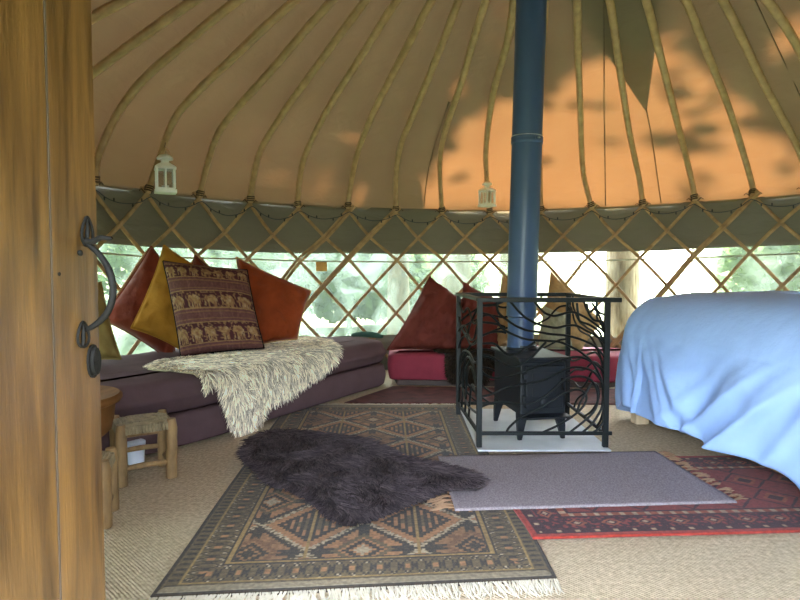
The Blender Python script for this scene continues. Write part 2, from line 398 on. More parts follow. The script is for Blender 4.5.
for k in range(6):
    for i in range(48): f.append((k * 48 + i, k * 48 + (i + 1) % 48, (k + 1) * 48 + (i + 1) % 48, (k + 1) * 48 + i))
struct(obj_mesh('window_4', v, f, M['clear']))
# doorway posts and lintel
for n_, a in enumerate((DOOR_A0, DOOR_A1)):
    m = MB(); P = cylpt(a, 0, RW + 0.02); m.box((P.x, P.y, 0.88), 0.07, 0.10, 1.76, a); struct(m.build('trim_%d' % (n_ + 1), M['wood']))
band('wall_lintel', RW + 0.05, DOOR_A0, DOOR_A1, lambda a: Z0 + 0.22, lambda a: Z0 + 0.26, M['wood'], 20, 1, 0, 0.03)

# cords that lie along the roof canvas
cords = [([(646,108),(652,140),(657,175),(661,203)], 'thin dark cord dropping from the star point on the orange canvas'),
         ([(603.5,0),(604,60),(604.5,130),(605.5,206)], 'dark vertical cord on the orange canvas right of the flue'),
         ([(755,0),(776,45),(800,96),(830,170)], 'dark slanting cord on the canvas at the right of the roof'),
         ([(449,102),(437,138),(428,172),(424,206)], 'dark cord on the canvas beside a pole left of the flue')]
for pts, lab in cords:
    m = MB(); m.tube(smoothline([px_roof(x, y, 0.028) for x, y in pts], 6), 0.0045, 6)
    tag(m.build('canvas_rope', M['seamcord'], smooth=True), lab, 'rope', 'ropes along the roof canvas')

# ------------------------------------------------------------------ roof poles
PP = {-2: [(97,70),(128,47),(160,24),(192,2)],
 -1: [(95,185),(98,158),(115,118),(142,81),(189,40),(238,0)],
 0: [(147,193),(158,162),(174,120),(199,90),(230,61),(262,30),(296,0)],
 1: [(199,198),(204,177),(210,156),(219,132),(240,105),(270,72),(300,37),(333,0)],
 2: [(250,203),(253,180),(261,150),(282,115),(318,65),(366,0)],
 3: [(298,208),(298,196),(304,159),(327,111),(361,57),(397,0)],
 4: [(348,209),(349,197),(356,159),(371,118),(402,57),(432,0)],
 5: [(396,212),(396,177),(400,148),(411,120),(427,82),(443,42),(459,0)],
 6: [(442,213),(440,177),(441,150),(448,122),(461,84),(473,42),(486,0)],
 7: [(490,214),(487,182),(486,148),(493,95),(508,40),(514,0)],
 8: [(541,212),(540,170),(540,100),(545,0)],
 9: [(592,208),(583,170),(580,100),(578,50),(577,0)],
 10: [(643,206),(639.5,180),(630,135),(621,78),(614,27),(609.5,0)],
 11: [(695,201),(692,182),(681,137),(663,66),(646,0)],
 12: [(753,196),(751,180),(731,114),(710,60),(686,0)],
 13: [(806,190),(800,153),(764,84),(723,0)],
 14: [(850,155),(800,51),(767,0)]}
ORD = {1: 'first', 2: 'second', 3: 'third', 4: 'fourth', 5: 'fifth', 6: 'sixth', 7: 'seventh', 8: 'eighth', 9: 'ninth', 10: 'tenth', 11: 'eleventh', 12: 'twelfth'}
pole_paths = {}
for i in range(-4, 19):
    az = col_az(i); pts = []
    if i in PP:
        for q in PP[i]:
            pts.append(px_roof(q[0], q[1], 0.0))
        if PP[i][0] == (row0[i] if 0 <= i <= 12 else None):
            B = px_cyl(*PP[i][0]); pts[0] = cylpt(az_of(B), B.z, RW - 0.005)
        if i in (-2, -1, 13, 14):
            r0 = math.hypot(pts[0].x - CX, pts[0].y - CY); a0 = az_of(pts[0])
            pre = [cylpt(lerp(az, a0, k / 3), roof_z(rr), rr) for k, rr in enumerate((2.995, 2.97, 2.86, 2.7)) if rr > r0 + 0.06]
            pts = pre + pts
    else:
        for r in (2.995, 2.97, 2.88, 2.72, 2.4, 1.9): pts.append(cylpt(az, roof_z(r), r))
    last = pts[-1]; rl = math.hypot(last.x - CX, last.y - CY); al = az_of(last)
    for t in (0.33, 0.66, 1.0):
        r = lerp(rl, 0.83, t); d = (az - al + math.pi) % (2 * math.pi) - math.pi
        pts.append(cylpt(al + d * t * 0.6, roof_z(r) - 0.005, r))
    line = smoothline(pts, 7)
    pole_paths[i] = line
    if i <= 7: k = 8 - i; side = 'left'
    elif i == 8: k = 0; side = ''
    else: k = i - 8; side = 'right'
    lab = 'bent wooden roof pole, %s to the %s of the flue pipe' % (ORD[k], side) if k else 'bent wooden roof pole directly behind the flue pipe'
    if i == 0: lab = 'bent wooden roof pole, eighth left of the flue pipe, left lantern hanging by it'
    if i == 7: lab = 'bent wooden roof pole nearest left of the flue pipe, small lantern hanging by it'
    P = thing('roof_pole', line[0], lab, 'roof pole', 'bent poles carrying the roof canvas')
    n = len(line); rs = [lerp(0.0215, 0.026, min(1, k_ / (n * 0.5))) * (1 + 0.07 * noise.noise((i * 3.3, k_ * 0.8, 0))) for k_ in range(n)]
    m = MB(); m.tube(line, rs, 10); m.build('shaft', M['pole'], P, smooth=True)
    b = line[0]; t_ = (line[2] - line[0]).normalized(); m = MB()
    for w in range(3):
        c = b + t_ * (0.012 + 0.016 * w); x = t_.orthogonal().normalized(); y = t_.cross(x)
        pts_ = [c + (x * math.cos(q * math.pi / 6) + y * math.sin(q * math.pi / 6)) * 0.027 + t_ * 0.012 * q / 12 for q in range(13)]
        m.tube(pts_, 0.0055, 6)
    tl = Vector((-math.sin(az), math.cos(az), 0))
    for s_ in (-1, 1):
        m.tube([b + tl * s_ * 0.02, b + tl * s_ * 0.05 + Vector((0, 0, 0.025)), b + tl * s_ * 0.065 + Vector((0, 0, 0.012))], 0.005, 6)
    m.build('cord_lashing', M['lash'], P, smooth=True)

# ------------------------------------------------------------------ trellis
TR = thing('trellis', (CX, CY + RW, 0), 'criss-cross wooden lattice trellis standing all along the round wall', 'trellis')
def lath(i0, sgn, r, parent, width=0.027, shift=0.0, jm=6):
    nodes = [node(i0 + sgn * j / 2, j, r) for j in range(jm + 1)]
    d0 = (nodes[0] - nodes[1]).normalized(); nodes = [nodes[0] + d0 * 0.055] + nodes
    nodes = smoothline(nodes, 3)
    m = MB(); v = []; f = []
    for k, p in enumerate(nodes):
        t = (nodes[min(k + 1, len(nodes) - 1)] - nodes[max(k - 1, 0)]).normalized()
        nrm = Vector((p.x - CX, p.y - CY, 0)).normalized(); s_ = t.cross(nrm).normalized()
        w = width / 2 * (1 + 0.12 * noise.noise((i0 * 5.1 + sgn, k * 0.6, 2)))
        c = p + s_ * shift
        for a_, b_ in ((-1, -0.55), (-0.6, -1), (0.6, -1), (1, -0.55), (1, 0.55), (0.6, 1), (-0.6, 1), (-1, 0.55)): v.append(c + s_ * w * a_ + nrm * 0.0085 * b_)
    for k in range(len(nodes) - 1):
        for q in range(8): f.append((k * 8 + q, k * 8 + (q + 1) % 8, (k + 1) * 8 + (q + 1) % 8, (k + 1) * 8 + q))
    f.append(tuple(range(8))); f.append(tuple((len(nodes) - 1) * 8 + 7 - q for q in range(8)))
    m.add(v, f); m.build('lath', M['lath'], parent, smooth=True)
for i in range(-6, 23): lath(i, 1, RW + 0.012, TR)
for i in range(-3, 24): lath(i, -1, RW - 0.010, TR)
lath(4, -1, RW - 0.028, TR, shift=0.026, jm=6)          # doubled laths where two sections overlap
lath(5, -1, RW - 0.028, TR, shift=-0.026, jm=6)
lath(12, -1, RW - 0.028, TR, shift=0.022, jm=6)

# ------------------------------------------------------------------ fairy lights along the trellis head
FL = thing('fairy_lights', cylpt(col_az(6), Z0, RW - 0.04), 'string of tiny unlit fairy lights looped along the top of the trellis', 'string lights')
pts = []; bulbs = []
for i in range(-3, 16):
    A, B = node(i, 0, RW - 0.045), node(i + 1, 0, RW - 0.045)
    dip = 0.06 + 0.07 * abs(noise.noise((i * 1.7, 0, 0)))
    for k in range(6):
        t = k / 6; a = lerp(az_of(A), az_of(B), t); z = lerp(A.z, B.z, t) - 0.03 - dip * 4 * t * (1 - t) + 0.006 * noise.noise((i, k * 2.1, 0))
        p = cylpt(a, z, RW - 0.045); pts.append(p)
        if k in (1, 2, 4, 5): bulbs.append(p)
m = MB(); m.tube(smoothline(pts, 2), 0.0035, 6); m.build('cable', M['cable'], FL, smooth=True)
for k, p in enumerate(bulbs[:90]):
    m = MB(); s_ = 1 if k % 2 else -1
    m.lathe(p, [(0.003, 0), (0.006, 0.006 * s_), (0.0055, 0.02 * s_), (0.001, 0.026 * s_)], 6); m.build('bulb', M['bulb'], FL, smooth=True)

# ------------------------------------------------------------------ lanterns
def depth_near(pole, y):
    return min(pole_paths[pole], key=lambda p: abs((to_px(p) or (0, 999))[1] - y)).y
LD0 = depth_near(0, 150) - 0.06; LD7 = depth_near(7, 178) - 0.09
print('lantern depths', LD0, LD7)
def lantern(x, ytop, ybot, Y, label, roty, pole):
    base = at(x, ybot, Y); top = at(x, ytop, Y); h = top.z - base.z
    L = thing('tealight_lantern', base, label, 'lantern', 'white lanterns hung from the roof poles')
    w = h * 0.38; rot = Matrix.Rotation(roty, 3, 'Z')
    def part(name, mb_, mat, sm=False, par=L): return mb_.build(name, mat, par, smooth=sm)
    m = MB(); m.box(base + Vector((0, 0, h * 0.04)), w * 1.16, w * 1.16, h * 0.07, mat=rot); m.box(base + Vector((0, 0, h * 0.09)), w * 1.0, w * 1.0, h * 0.04, mat=rot); part('base', m, M['white'])
    m = MB()
    for sx in (-1, 1):
        for sy in (-1, 1): m.box(base + rot @ Vector((sx * w * 0.46, sy * w * 0.46, h * 0.31)), w * 0.13, w * 0.13, h * 0.42, mat=rot)
    for s_ in (-1, 1):
        m.box(base + rot @ Vector((s_ * w * 0.46, 0, h * 0.31)), w * 0.06, w * 0.10, h * 0.42, mat=rot); m.box(base + rot @ Vector((0, s_ * w * 0.46, h * 0.31)), w * 0.10, w * 0.06, h * 0.42, mat=rot)
    part('frame', m, M['white'])
    for k in range(4):
        m = MB(); r2 = rot @ Matrix.Rotation(k * math.pi / 2, 3, 'Z'); m.box(base + r2 @ Vector((0, -w * 0.42, h * 0.31)), w * 0.82, 0.002, h * 0.40, mat=r2); part('glass_pane', m, M['clear'])
    r45 = rot @ Matrix.Rotation(math.pi / 4, 3, 'Z')
    m = MB(); m.lathe(base, [(w * 0.80, h * 0.51), (w * 0.80, h * 0.55), (w * 0.62, h * 0.60), (w * 0.34, h * 0.65), (w * 0.30, h * 0.66)], 4, r45); part('roof', m, M['white'])
    m = MB(); m.lathe(base, [(w * 0.22, h * 0.65), (w * 0.22, h * 0.72), (w * 0.44, h * 0.73), (w * 0.44, h * 0.77), (w * 0.30, h * 0.82), (w * 0.10, h * 0.84)], 16); part('chimney_cap', m, M['white'], True)
    m = MB(); m.tube([base + rot @ Vector((w * 0.36 * math.cos(q * math.pi / 10) * (1 - 0.5 * math.sin(q * math.pi / 10)), 0, h * (0.76 + 0.24 * math.sin(q * math.pi / 10)))) for q in range(11)], 0.003, 6); part('wire_bail', m, M['log'], True)
    m = MB(); m.lathe(base, [(w * 0.2, h * 0.11), (w * 0.2, h * 0.17), (w * 0.03, h * 0.175)], 12); part('candle', m, M['white'], True)
    bt = base + up * h
    q = min((p for p in pole_paths[pole]), key=lambda p: (p - bt - up * 0.03).length); q2 = q + (bt - q).normalized() * 0.022
    m = MB(); m.tube([bt - up * 0.004, bt.lerp(q2, 0.5), q2], 0.0025, 6); part('hanging_string', m, M['lash'], True)
    return L
lantern(165.5, 147, 193.5, LD0, 'white metal tealight lantern on the left, above the patterned cushion', R(25), 0)
lantern(487, 177, 207, LD7, 'small white tealight lantern just left of the flue pipe', R(35), 7)

# ------------------------------------------------------------------ door on the left, swung open
a_d = R(8.5); E0 = at(99.2, 300, 1.0); E0 = Vector((E0.x, 1.0, 0)); dh = Vector((-math.sin(a_d), -math.cos(a_d), 0)); dn = Vector((math.cos(a_d), -math.sin(a_d), 0))
widths = [0.108, 0.155, 0.15, 0.15, 0.16, 0.14]
m = MB(); p = 0.0; c = 0.005
for w in widths:
    # a plank with chamfered long edges on the face
    sec = [(p, -0.045), (p, -c * .5), (p + c * .5, 0), (p + w - 0.003, 0), (p + w - 0.003, -0.045)]
    v = [E0 + dh * a + dn * b + up * z for z in (0.03, 1.78) for a, b in sec]; ns = len(sec)
    m.add(v, [tuple(range(ns)), tuple(range(2 * ns - 1, ns - 1, -1))] + [(k, ns + k, ns + (k + 1) % ns, (k + 1) % ns) for k in range(ns)])
    p += w
door = m.build('door_1', M['door']); struct(door)
p = 0.0
for w in widths[:-1]:
    p += w; sm = MB(); sm.box(E0 + dh * (p - 0.0015) + dn * (-0.0091) + up * 0.905, 0.0036, 0.018, 1.75, mat=Matrix((dh, dn, up)).transposed())
    sm.build('seam', M['lash'], door)  # dark strip filling the plank gap, stands in for the shade there
v = None
fp = E0 + up * 0.9
def face(x, y, off=0.0): return on_plane(x, y, fp + dn * off, dn)
def proud(x, y, x0=85):        # a point on the vertical plane that stands square to the door face at pixel x0
    b = face(x0, 285); return on_plane(x, y, b, dh)
def leaf_plate(y0, y1, x):
    m = MB(); A, B = face(x, y0), face(x, y1); n = 20; pts = []
    for k in range(n + 1):
        t = 2 * math.pi * k / n
        pts.append((A + B) / 2 + dh * 0.013 * math.sin(t) * (1 - 0.35 * math.cos(t)) + up * (A.z - B.z) / 2 * math.cos(t) + dn * 0.0025)
    m.tube(pts, 0.0024, 6)
    m.tube([A + dn * 0.002, (A + B) / 2 + dn * 0.0025, B + dn * 0.002], [0.0015, 0.0035, 0.0025], 6)
    return m
leaf_plate(217, 246, 86).build('top_backplate', M['iron'], door, smooth=True)
leaf_plate(322, 347, 82).build('bottom_backplate', M['iron'], door, smooth=True)
hp = [proud(*q) for q in ((85.5,240),(90,246),(98,253),(106,264),(111,276),(113,290),(111,304),(105,316),(95,325),(88,329),(84,331))]
hl = smoothline(hp, 5); n = len(hl)
m = MB(); m.tube(hl, [0.0032 + 0.0026 * math.sin(math.pi * k / (n - 1)) for k in range(n)], 10); m.build('pull_handle', M['iron'], door, smooth=True)
tp = smoothline([proud(84, 241), proud(92, 242), proud(100, 238), proud(109, 238.5), proud(112, 238)], 4)
m = MB(); m.tube(tp, [0.006 - 0.0035 * (k / (len(tp) - 1)) for k in range(len(tp))], 8); m.build('thumb_press', M['iron'], door, smooth=True)
m = MB(); A, B = face(92, 344), face(92, 378)
for k, (hh, ww, oo) in enumerate(((1, 1, 0.004), (0.8, 0.7, 0.010))):
    n = 16; pts = [(A + B) / 2 + dh * 0.014 * ww * math.sin(2 * math.pi * q / n) + up * (A.z - B.z) / 2 * hh * math.cos(2 * math.pi * q / n) for q in range(n)]
    v = list(pts) + [q + dn * oo for q in pts]; m.add(v, [tuple(range(n - 1, -1, -1)), tuple(range(n, 2 * n))] + [(q, (q + 1) % n, n + (q + 1) % n, n + q) for q in range(n)])
m.build('keyhole_cover', M['iron'], door, smooth=True)
m = MB(); m.lathe(face(79, 253), [(0.0045, 0), (0.0045, 0.004), (0.001, 0.006)], 8, Matrix((dh, up, dn)).transposed()); m.lathe(face(59, 274), [(0.003, 0), (0.003, 0.001), (0.001, 0.0015)], 8, Matrix((dh, up, dn)).transposed()); m.build('nail_head', M['iron'], door)

# ------------------------------------------------------------------ daybed of two stacked mattresses
SA_, SB_ = Vector((-1.066, 3.28, 0)), Vector((-0.114, 4.90, 0)); sT = (SB_ - SA_).normalized(); sN = Vector((-sT.y, sT.x, 0))
sofa_poly = [(-0.114,4.90),(-0.62,4.04),(-1.066,3.28),(-1.25,3.03),(-1.50,2.72),(-1.80,2.36),(-2.15,2.60),(-2.16,3.30),(-1.98,3.95),(-1.68,4.42),(-1.25,4.86),(-0.75,5.20),(-0.38,5.34)]
def slab(name, poly, z0, z1, mat, label, cat, bulge=0.02, rad=0.045, seed=0, group=None, wr=0.008):
    # polygon resampled, extruded with a rounded top and bottom edge and soft wrinkles
    pts = [Vector((x, y, 0)) for x, y in poly]; n = len(pts); res = []
    for i in range(n):
        a, b = pts[i], pts[(i + 1) % n]; k = max(1, int((b - a).length / 0.05))
        for q in range(k): res.append(a.lerp(b, q / k))
    for _ in range(2): res = [(res[i - 1] + res[i] * 2 + res[(i + 1) % len(res)]) / 4 for i in range(len(res))]
    n = len(res); nrm = []
    for i in range(n):
        t = (res[(i + 1) % n] - res[i - 1]).normalized(); nrm.append(Vector((t.y, -t.x, 0)))
    area = sum(res[i].x * res[(i + 1) % n].y - res[(i + 1) % n].x * res[i].y for i in range(n))
    if area < 0: nrm = [-q for q in nrm]
    prof = []
    hh = z1 - z0
    for q in range(5): t = q / 4 * math.pi / 2; prof.append((-rad + rad * math.sin(t), z0 + rad * (1 - math.cos(t))))
    for q in (0.3, 0.5, 0.7): prof.append((bulge * math.sin(math.pi * q), z0 + rad + (hh - 2 * rad) * q))
    for q in range(6): t = q / 5 * math.pi / 2; prof.append((-rad + rad * math.cos(t), z1 - rad + rad * math.sin(t)))
    prof += [(-rad - 0.05, z1 + 0.004), (-rad - 0.12, z1 + 0.008)]
    v = []; f = []
    for off, z in prof:
        for i in range(n):
            w = wr * noise.noise((res[i].x * 5 + seed, res[i].y * 5, z * 4)) + wr * 0.7 * noise.noise((res[i].x * 16 + seed, res[i].y * 16, z * 3)) if z > z0 + 0.01 else 0
            v.append(res[i] + nrm[i] * (off + w * 0.7) + Vector((0, 0, z + w * 0.5 * (z > z0 + 0.05))))
    for k in range(len(prof) - 1):
        for i in range(n): f.append((k * n + i, k * n + (i + 1) % n, (k + 1) * n + (i + 1) % n, (k + 1) * n + i))
    f.append(tuple(range(n - 1, -1, -1))); f.append(tuple((len(prof) - 1) * n + i for i in range(n)))
    o = obj_mesh(name, v, f, mat)
    return tag(o, label, cat, group)
slab('mattress', sofa_poly, 0.016, 0.196, M['throw'], 'lower aubergine covered mattress of the daybed, resting on the floor', 'mattress', 0.012, 0.03, 1)
slab('mattress', sofa_poly, 0.198, 0.385, M['throw'], 'upper aubergine covered mattress of the daybed carrying the cushions', 'mattress', 0.028, 0.055, 5)
SOFA_Z = 0.392

# red bench behind the stove
bench = [(-0.10,4.95),(0.6,4.93),(1.2,4.92),(1.72,4.80)] + [(CX + 2.86 * math.cos(R(a)), CY + 2.86 * math.sin(R(a))) for a in (57, 64, 71, 78, 85, 92, 99, 106)]
slab('bench_mattress', bench, 0.045, 0.262, M['redcloth'], 'low crimson covered bench mattress behind the stove', 'bench', 0.01, 0.03, 9)
m = MB(); pl = [Vector((x, y, 0)) for x, y in [(-0.02,4.97),(1.68,4.84)] + bench[4:]]; n = len(pl)
m.add([q + Vector((0, 0, 0.001)) for q in pl] + [q + Vector((0, 0, 0.044)) for q in pl], [tuple(range(n - 1, -1, -1)), tuple(range(n, 2 * n))] + [(k, (k + 1) % n, n + (k + 1) % n, n + k) for k in range(n)])
tag(m.build('bench_plinth', M['darkwood']), 'low dark wooden plinth under the crimson bench mattress', 'plinth')

# ------------------------------------------------------------------ cushions
def cushion(name, label, corners, thick, mat, colorfn=None, n=26, pinch=0.07, seed=0, piping=None, wr=0.020):
    TL, TR_, BR, BL = [at(*q) for q in corners]
    nrm = (TR_ - TL).cross(BL - TL).normalized()
    if nrm.dot(CAM - TL) < 0: nrm = -nrm
    ctr = (TL + TR_ + BR + BL) / 4
    def surf(u, v_, s_):
        pu = u * (1 - pinch * (1 - v_ * v_) * abs(u)); pv = v_ * (1 - pinch * (1 - u * u) * abs(v_))
        a, b = (pu + 1) / 2, (pv + 1) / 2
        p = TL.lerp(TR_, a).lerp(BL.lerp(BR, a), b)
        hgt = ((1 - u ** 2) * (1 - v_ ** 2)) ** 0.42
        hgt = hgt * thick / 2
        w = wr * (noise.noise((u * 1.6 + seed, v_ * 1.6, s_)) + 0.6 * noise.noise((u * 4 + seed, v_ * 3.4, s_ * 2)) + 0.35 * noise.noise((u * 9 + v_ * 5 + seed, v_ * 5 - u * 3, s_)) ) * min(1, hgt / 0.03) * 1.5
        return p + nrm * s_ * (hgt + w)
    g = [-1 + 2 * k / n for k in range(n + 1)]
    g = [math.copysign(abs(q) ** 0.75, q) for q in g]
    v = []; f = []; cl = []
    for s_ in (1, -1):
        for j in range(n + 1):
            for i in range(n + 1):
                v.append(surf(g[i], g[j], s_))
                if colorfn: cl.append(colorfn((g[i] + 1) / 2, (g[j] + 1) / 2))
    K = (n + 1) ** 2
    for j in range(n):
        for i in range(n):
            q = j * (n + 1) + i; f.append((q, q + n + 1, q + n + 2, q + 1)); f.append((K + q, K + q + 1, K + q + n + 2, K + q + n + 1))
    me = bpy.data.meshes.new(name); me.from_pydata([tuple(p) for p in v], [], f); me.update()
    o = bpy.data.objects.new(name, me); col.objects.link(o); me.materials.append(mat)
    if colorfn:
        a_ = me.color_attributes.new('Col', 'FLOAT_COLOR', 'POINT'); flat = []
        for c_ in cl: flat += [*c_, 1]
        a_.data.foreach_set('color', flat)
    bm = bmesh.new(); bm.from_mesh(me); bmesh.ops.remove_doubles(bm, verts=bm.verts, dist=0.0005)
    bmesh.ops.recalc_face_normals(bm, faces=bm.faces)
    for fc in bm.faces: fc.smooth = True
    bm.to_mesh(me); bm.free()
    tag(o, label, 'cushion')
    rim = [surf(q, -1, 1) for q in g] + [surf(1, q, 1) for q in g[1:]] + [surf(q, 1, 1) for q in g[::-1][1:]] + [surf(-1, q, 1) for q in g[::-1][1:]]
    mm = MB(); mm.tube(rim, 0.006, 6); pp = mm.build('seam_piping', piping or mat, o, smooth=True)
    if piping: pp['label'] = 'gold edge piping'
    return o
# cloth print: bands of gold elephants on maroon
def eleph(x, y):       # x, y in a 1 x 0.8 cell, y up; a generic walking elephant silhouette
    def el(cx, cy, rx, ry): return ((x - cx) / rx) ** 2 + ((y - cy) / ry) ** 2 < 1
    if el(0.52, 0.46, 0.27, 0.20) or el(0.22, 0.52, 0.14, 0.15): return True
    if 0.07 < x < 0.14 and 0.12 < y < 0.5: return True
    for lx in (0.32, 0.43, 0.60, 0.71):
        if abs(x - lx) < 0.045 and 0.05 < y < 0.4: return True
    return abs(x - 0.80) < 0.02 and 0.25 < y < 0.5
def eleph_col(u, v_):
    pur, mau, gold = (0.060, 0.016, 0.020), (0.115, 0.045, 0.042), (0.27, 0.16, 0.07)
    u = u + 0.004 * noise.noise((u * 40, v_ * 40, 0))
    bands = [(0.04, 0.20, 7), (0.36, 0.56, 5), (0.70, 0.92, 6)]
    for a, b, nn in bands:
        if a <= v_ <= b:
            t = (b - v_) / (b - a); x = (u * nn) % 1.0
            if t < 0.04 or t > 0.96: return gold
            sp = noise.noise((u * 60, v_ * 60, 3)) > 0.35
            bl = noise.noise((u * 22, v_ * 22, 11))
            if eleph(x, t * 0.9): return (0.20, 0.10, 0.05) if (sp or bl > 0.18) else (gold if bl > -0.2 else (0.30, 0.20, 0.11))
            return (0.20, 0.11, 0.055) if noise.noise((u * 38, v_ * 38, 8)) > 0.22 else pur
    for a in (0.235, 0.33, 0.59, 0.67, 0.95):
        if abs(v_ - a) < 0.006: return (0.18, 0.085, 0.05)
    if noise.noise((u * 50, v_ * 9, 2)) > 0.3: return (0.145, 0.062, 0.055)
    return mau
cushion('cushion', 'olive ribbed cushion half hidden by the edge of the door', [(55,292,3.62),(101,282,3.72),(121,359,3.55),(50,366,3.45)], 0.20, M['olive'], seed=1)
cushion('cushion', 'dark rust velvet cushion leaning behind the mustard one', [(151,246,4.27),(194,290,4.36),(172,362,4.14),(100,319,4.02)], 0.24, M['velvet_rust'], seed=2)
cushion('cushion', 'small rust cushion corner peeping over the top of the patterned cushion', [(195,255,4.55),(240,292,4.6),(214,342,4.42),(176,300,4.5)], 0.14, M['velvet_rust'], seed=3)
cushion('cushion', 'mustard yellow cushion tucked behind the patterned cushion', [(164,245,4.20),(232,284,4.34),(190,356,4.10),(131,328,3.94)], 0.17, M['mustard'], seed=4)
cushion('cushion', 'square maroon and gold printed cushion with rows of elephants', [(163,261,4.08),(247,270,4.18),(264,348,3.98),(181,357,3.88)], 0.25, M['elephant'], eleph_col, n=110, pinch=0.03, seed=5, wr=0.006)
cushion('cushion', 'burnt orange velvet cushion with gold piping, right of the patterned cushion', [(236,257,4.50),(311,291,4.62),(297,339,4.45),(248,348,4.36)], 0.24, M['velvet_orange'], seed=6, piping=M['piping'], pinch=0.05)
cushion('cushion', 'large burgundy cushion slumped on the left of the crimson bench', [(430,276,5.34),(463,300,5.42),(459,352,5.20),(387,350,5.10)], 0.32, M['maroon'], seed=7, wr=0.034)
cushion('cushion', 'dark maroon cushion behind the left side of the fire guard', [(464,282,5.40),(500,300,5.46),(498,351,5.28),(454,350,5.28)], 0.18, M['maroon'], seed=8)
cushion('cushion', 'tan cushion standing partly behind the flue pipe', [(503,276,5.44),(536,290,5.46),(527,350,5.28),(489,347,5.34)], 0.15, M['tan'], seed=9)
cushion('cushion', 'big tan cushion tilted on its corner right of the flue pipe', [(551,272,5.42),(604,322,5.34),(580,351,5.20),(538,340,5.24)], 0.16, M['tan'], seed=10)
cushion('cushion', 'pale sage cushion leaning against the big tan cushion', [(544,306,5.10),(566,314,5.12),(573,350,5.03),(538,350,5.02)], 0.12, M['sage'], seed=11)

# ------------------------------------------------------------------ fleeces
def inside(pt, poly):
    x, y = pt; c = False; n = len(poly)
    for i in range(n):
        x1, y1 = poly[i]; x2, y2 = poly[(i + 1) % n]
        if (y1 > y) != (y2 > y) and x < (x2 - x1) * (y - y1) / (y2 - y1) + x1: c = not c
    return c
def edge_dist(pt, poly):
    p = Vector((*pt, 0)); d = 9
    for i in range(len(poly)):
        a, b = Vector((*poly[i], 0)), Vector((*poly[(i + 1) % len(poly)], 0)); ab = b - a
        t = max(0, min(1, (p - a).dot(ab) / max(ab.dot(ab), 1e-9))); d = min(d, (p - a - ab * t).length)
    return d
def fleece(name, label, poly, surf, cnt, length, width, colr, hide, seed=0, flow=(1, 0), cat='sheepskin', lift=0.55):
    """poly in a flat (s, d) sheet; surf(s, d) gives (point, normal, tangent_s, tangent_d)"""
    rg = random.Random(seed)
    xs = [p[0] for p in poly]; ys = [p[1] for p in poly]
    # the hide underneath
    st = 0.025; v = []; f = []; idx = {}
    nx = int((max(xs) - min(xs)) / st) + 2; ny = int((max(ys) - min(ys)) / st) + 2
    def vid(i, j):
        if (i, j) not in idx:
            P, Nn, _, _ = surf(min(xs) + i * st, min(ys) + j * st); idx[i, j] = len(v); v.append(P + Nn * 0.006)
        return idx[i, j]
    for i in range(nx):
        for j in range(ny):
            if inside((min(xs) + (i + 0.5) * st, min(ys) + (j + 0.5) * st), poly): f.append((vid(i, j), vid(i + 1, j), vid(i + 1, j + 1), vid(i, j + 1)))
    base = obj_mesh(name, v, f, hide); sl = base.modifiers.new('thick', 'SOLIDIFY'); sl.thickness = 0.008; sl.offset = 0
    tag(base, label, cat)
    V = []; Fc = []; C = []; k = 0; NS = 4
    while k < cnt:
        s_, d_ = rg.uniform(min(xs), max(xs)), rg.uniform(min(ys), max(ys))
        if not inside((s_, d_), poly): continue
        k += 1
        P, Nn, Ts, Td = surf(s_, d_)
        ed = edge_dist((s_, d_), poly)
        nz = noise.noise((s_ * 6 + seed, d_ * 6, 0)); n2 = noise.noise((s_ * 6 + seed, d_ * 6, 7.7))
        dr = (Ts * (flow[0] + 1.1 * nz + rg.uniform(-.35, .35)) + Td * (flow[1] + 1.1 * n2 + rg.uniform(-.35, .35)))
        if ed < 0.12:     # the rim falls outwards
            e = 0.01; rw = (1 - ed / 0.12) ** 1.5; gx = edge_dist((s_ + e, d_), poly) - edge_dist((s_ - e, d_), poly); gy = edge_dist((s_, d_ + e), poly) - edge_dist((s_, d_ - e), poly)
            dr = dr * (1 - 0.6 * rw) - (Ts * gx + Td * gy) / (2 * e) * 1.1 * rw
        dr.normalize()
        ln = length * rg.uniform(0.65, 1.25) * (0.75 + 0.25 * min(1, ed / 0.06)); wd = width * rg.uniform(0.6, 1.3)
        side = dr.cross(Nn).normalized(); b = len(V); cc = rg.uniform(0.35, 1.5) * (1 + 0.5 * noise.noise((s_ * 22, d_ * 22, 4))); ph = rg.uniform(0, 6.28)
        for q in range(NS + 1):
            t = q / NS
            c_ = P + Nn * (0.006 + ln * lift * (t - 0.62 * t * t)) + dr * ln * (0.25 * t + 0.62 * t * t) + side * 0.08 * ln * math.sin(t * 5 + ph) * t
            w = wd * (1 - t) ** 0.7 * (1 - 0.2 * t) + 0.0006
            up_ = (Nn - dr * Nn.dot(dr) * 0).normalized()
            V += [c_ + side * w, c_ - side * w, c_ + up_ * w * 0.9]
            tone = cc * (0.8 + 0.3 * t); C += [(colr[0] * tone, colr[1] * tone, colr[2] * tone)] * 3
            if q:
                o_ = b + (q - 1) * 3
                for z_ in range(3): Fc.append((o_ + z_, o_ + (z_ + 1) % 3, o_ + 3 + (z_ + 1) % 3, o_ + 3 + z_))
    wl = obj_mesh('wool', V, Fc, M['wool'], base, True, C); wl['kind'] = 'stuff'
    return base
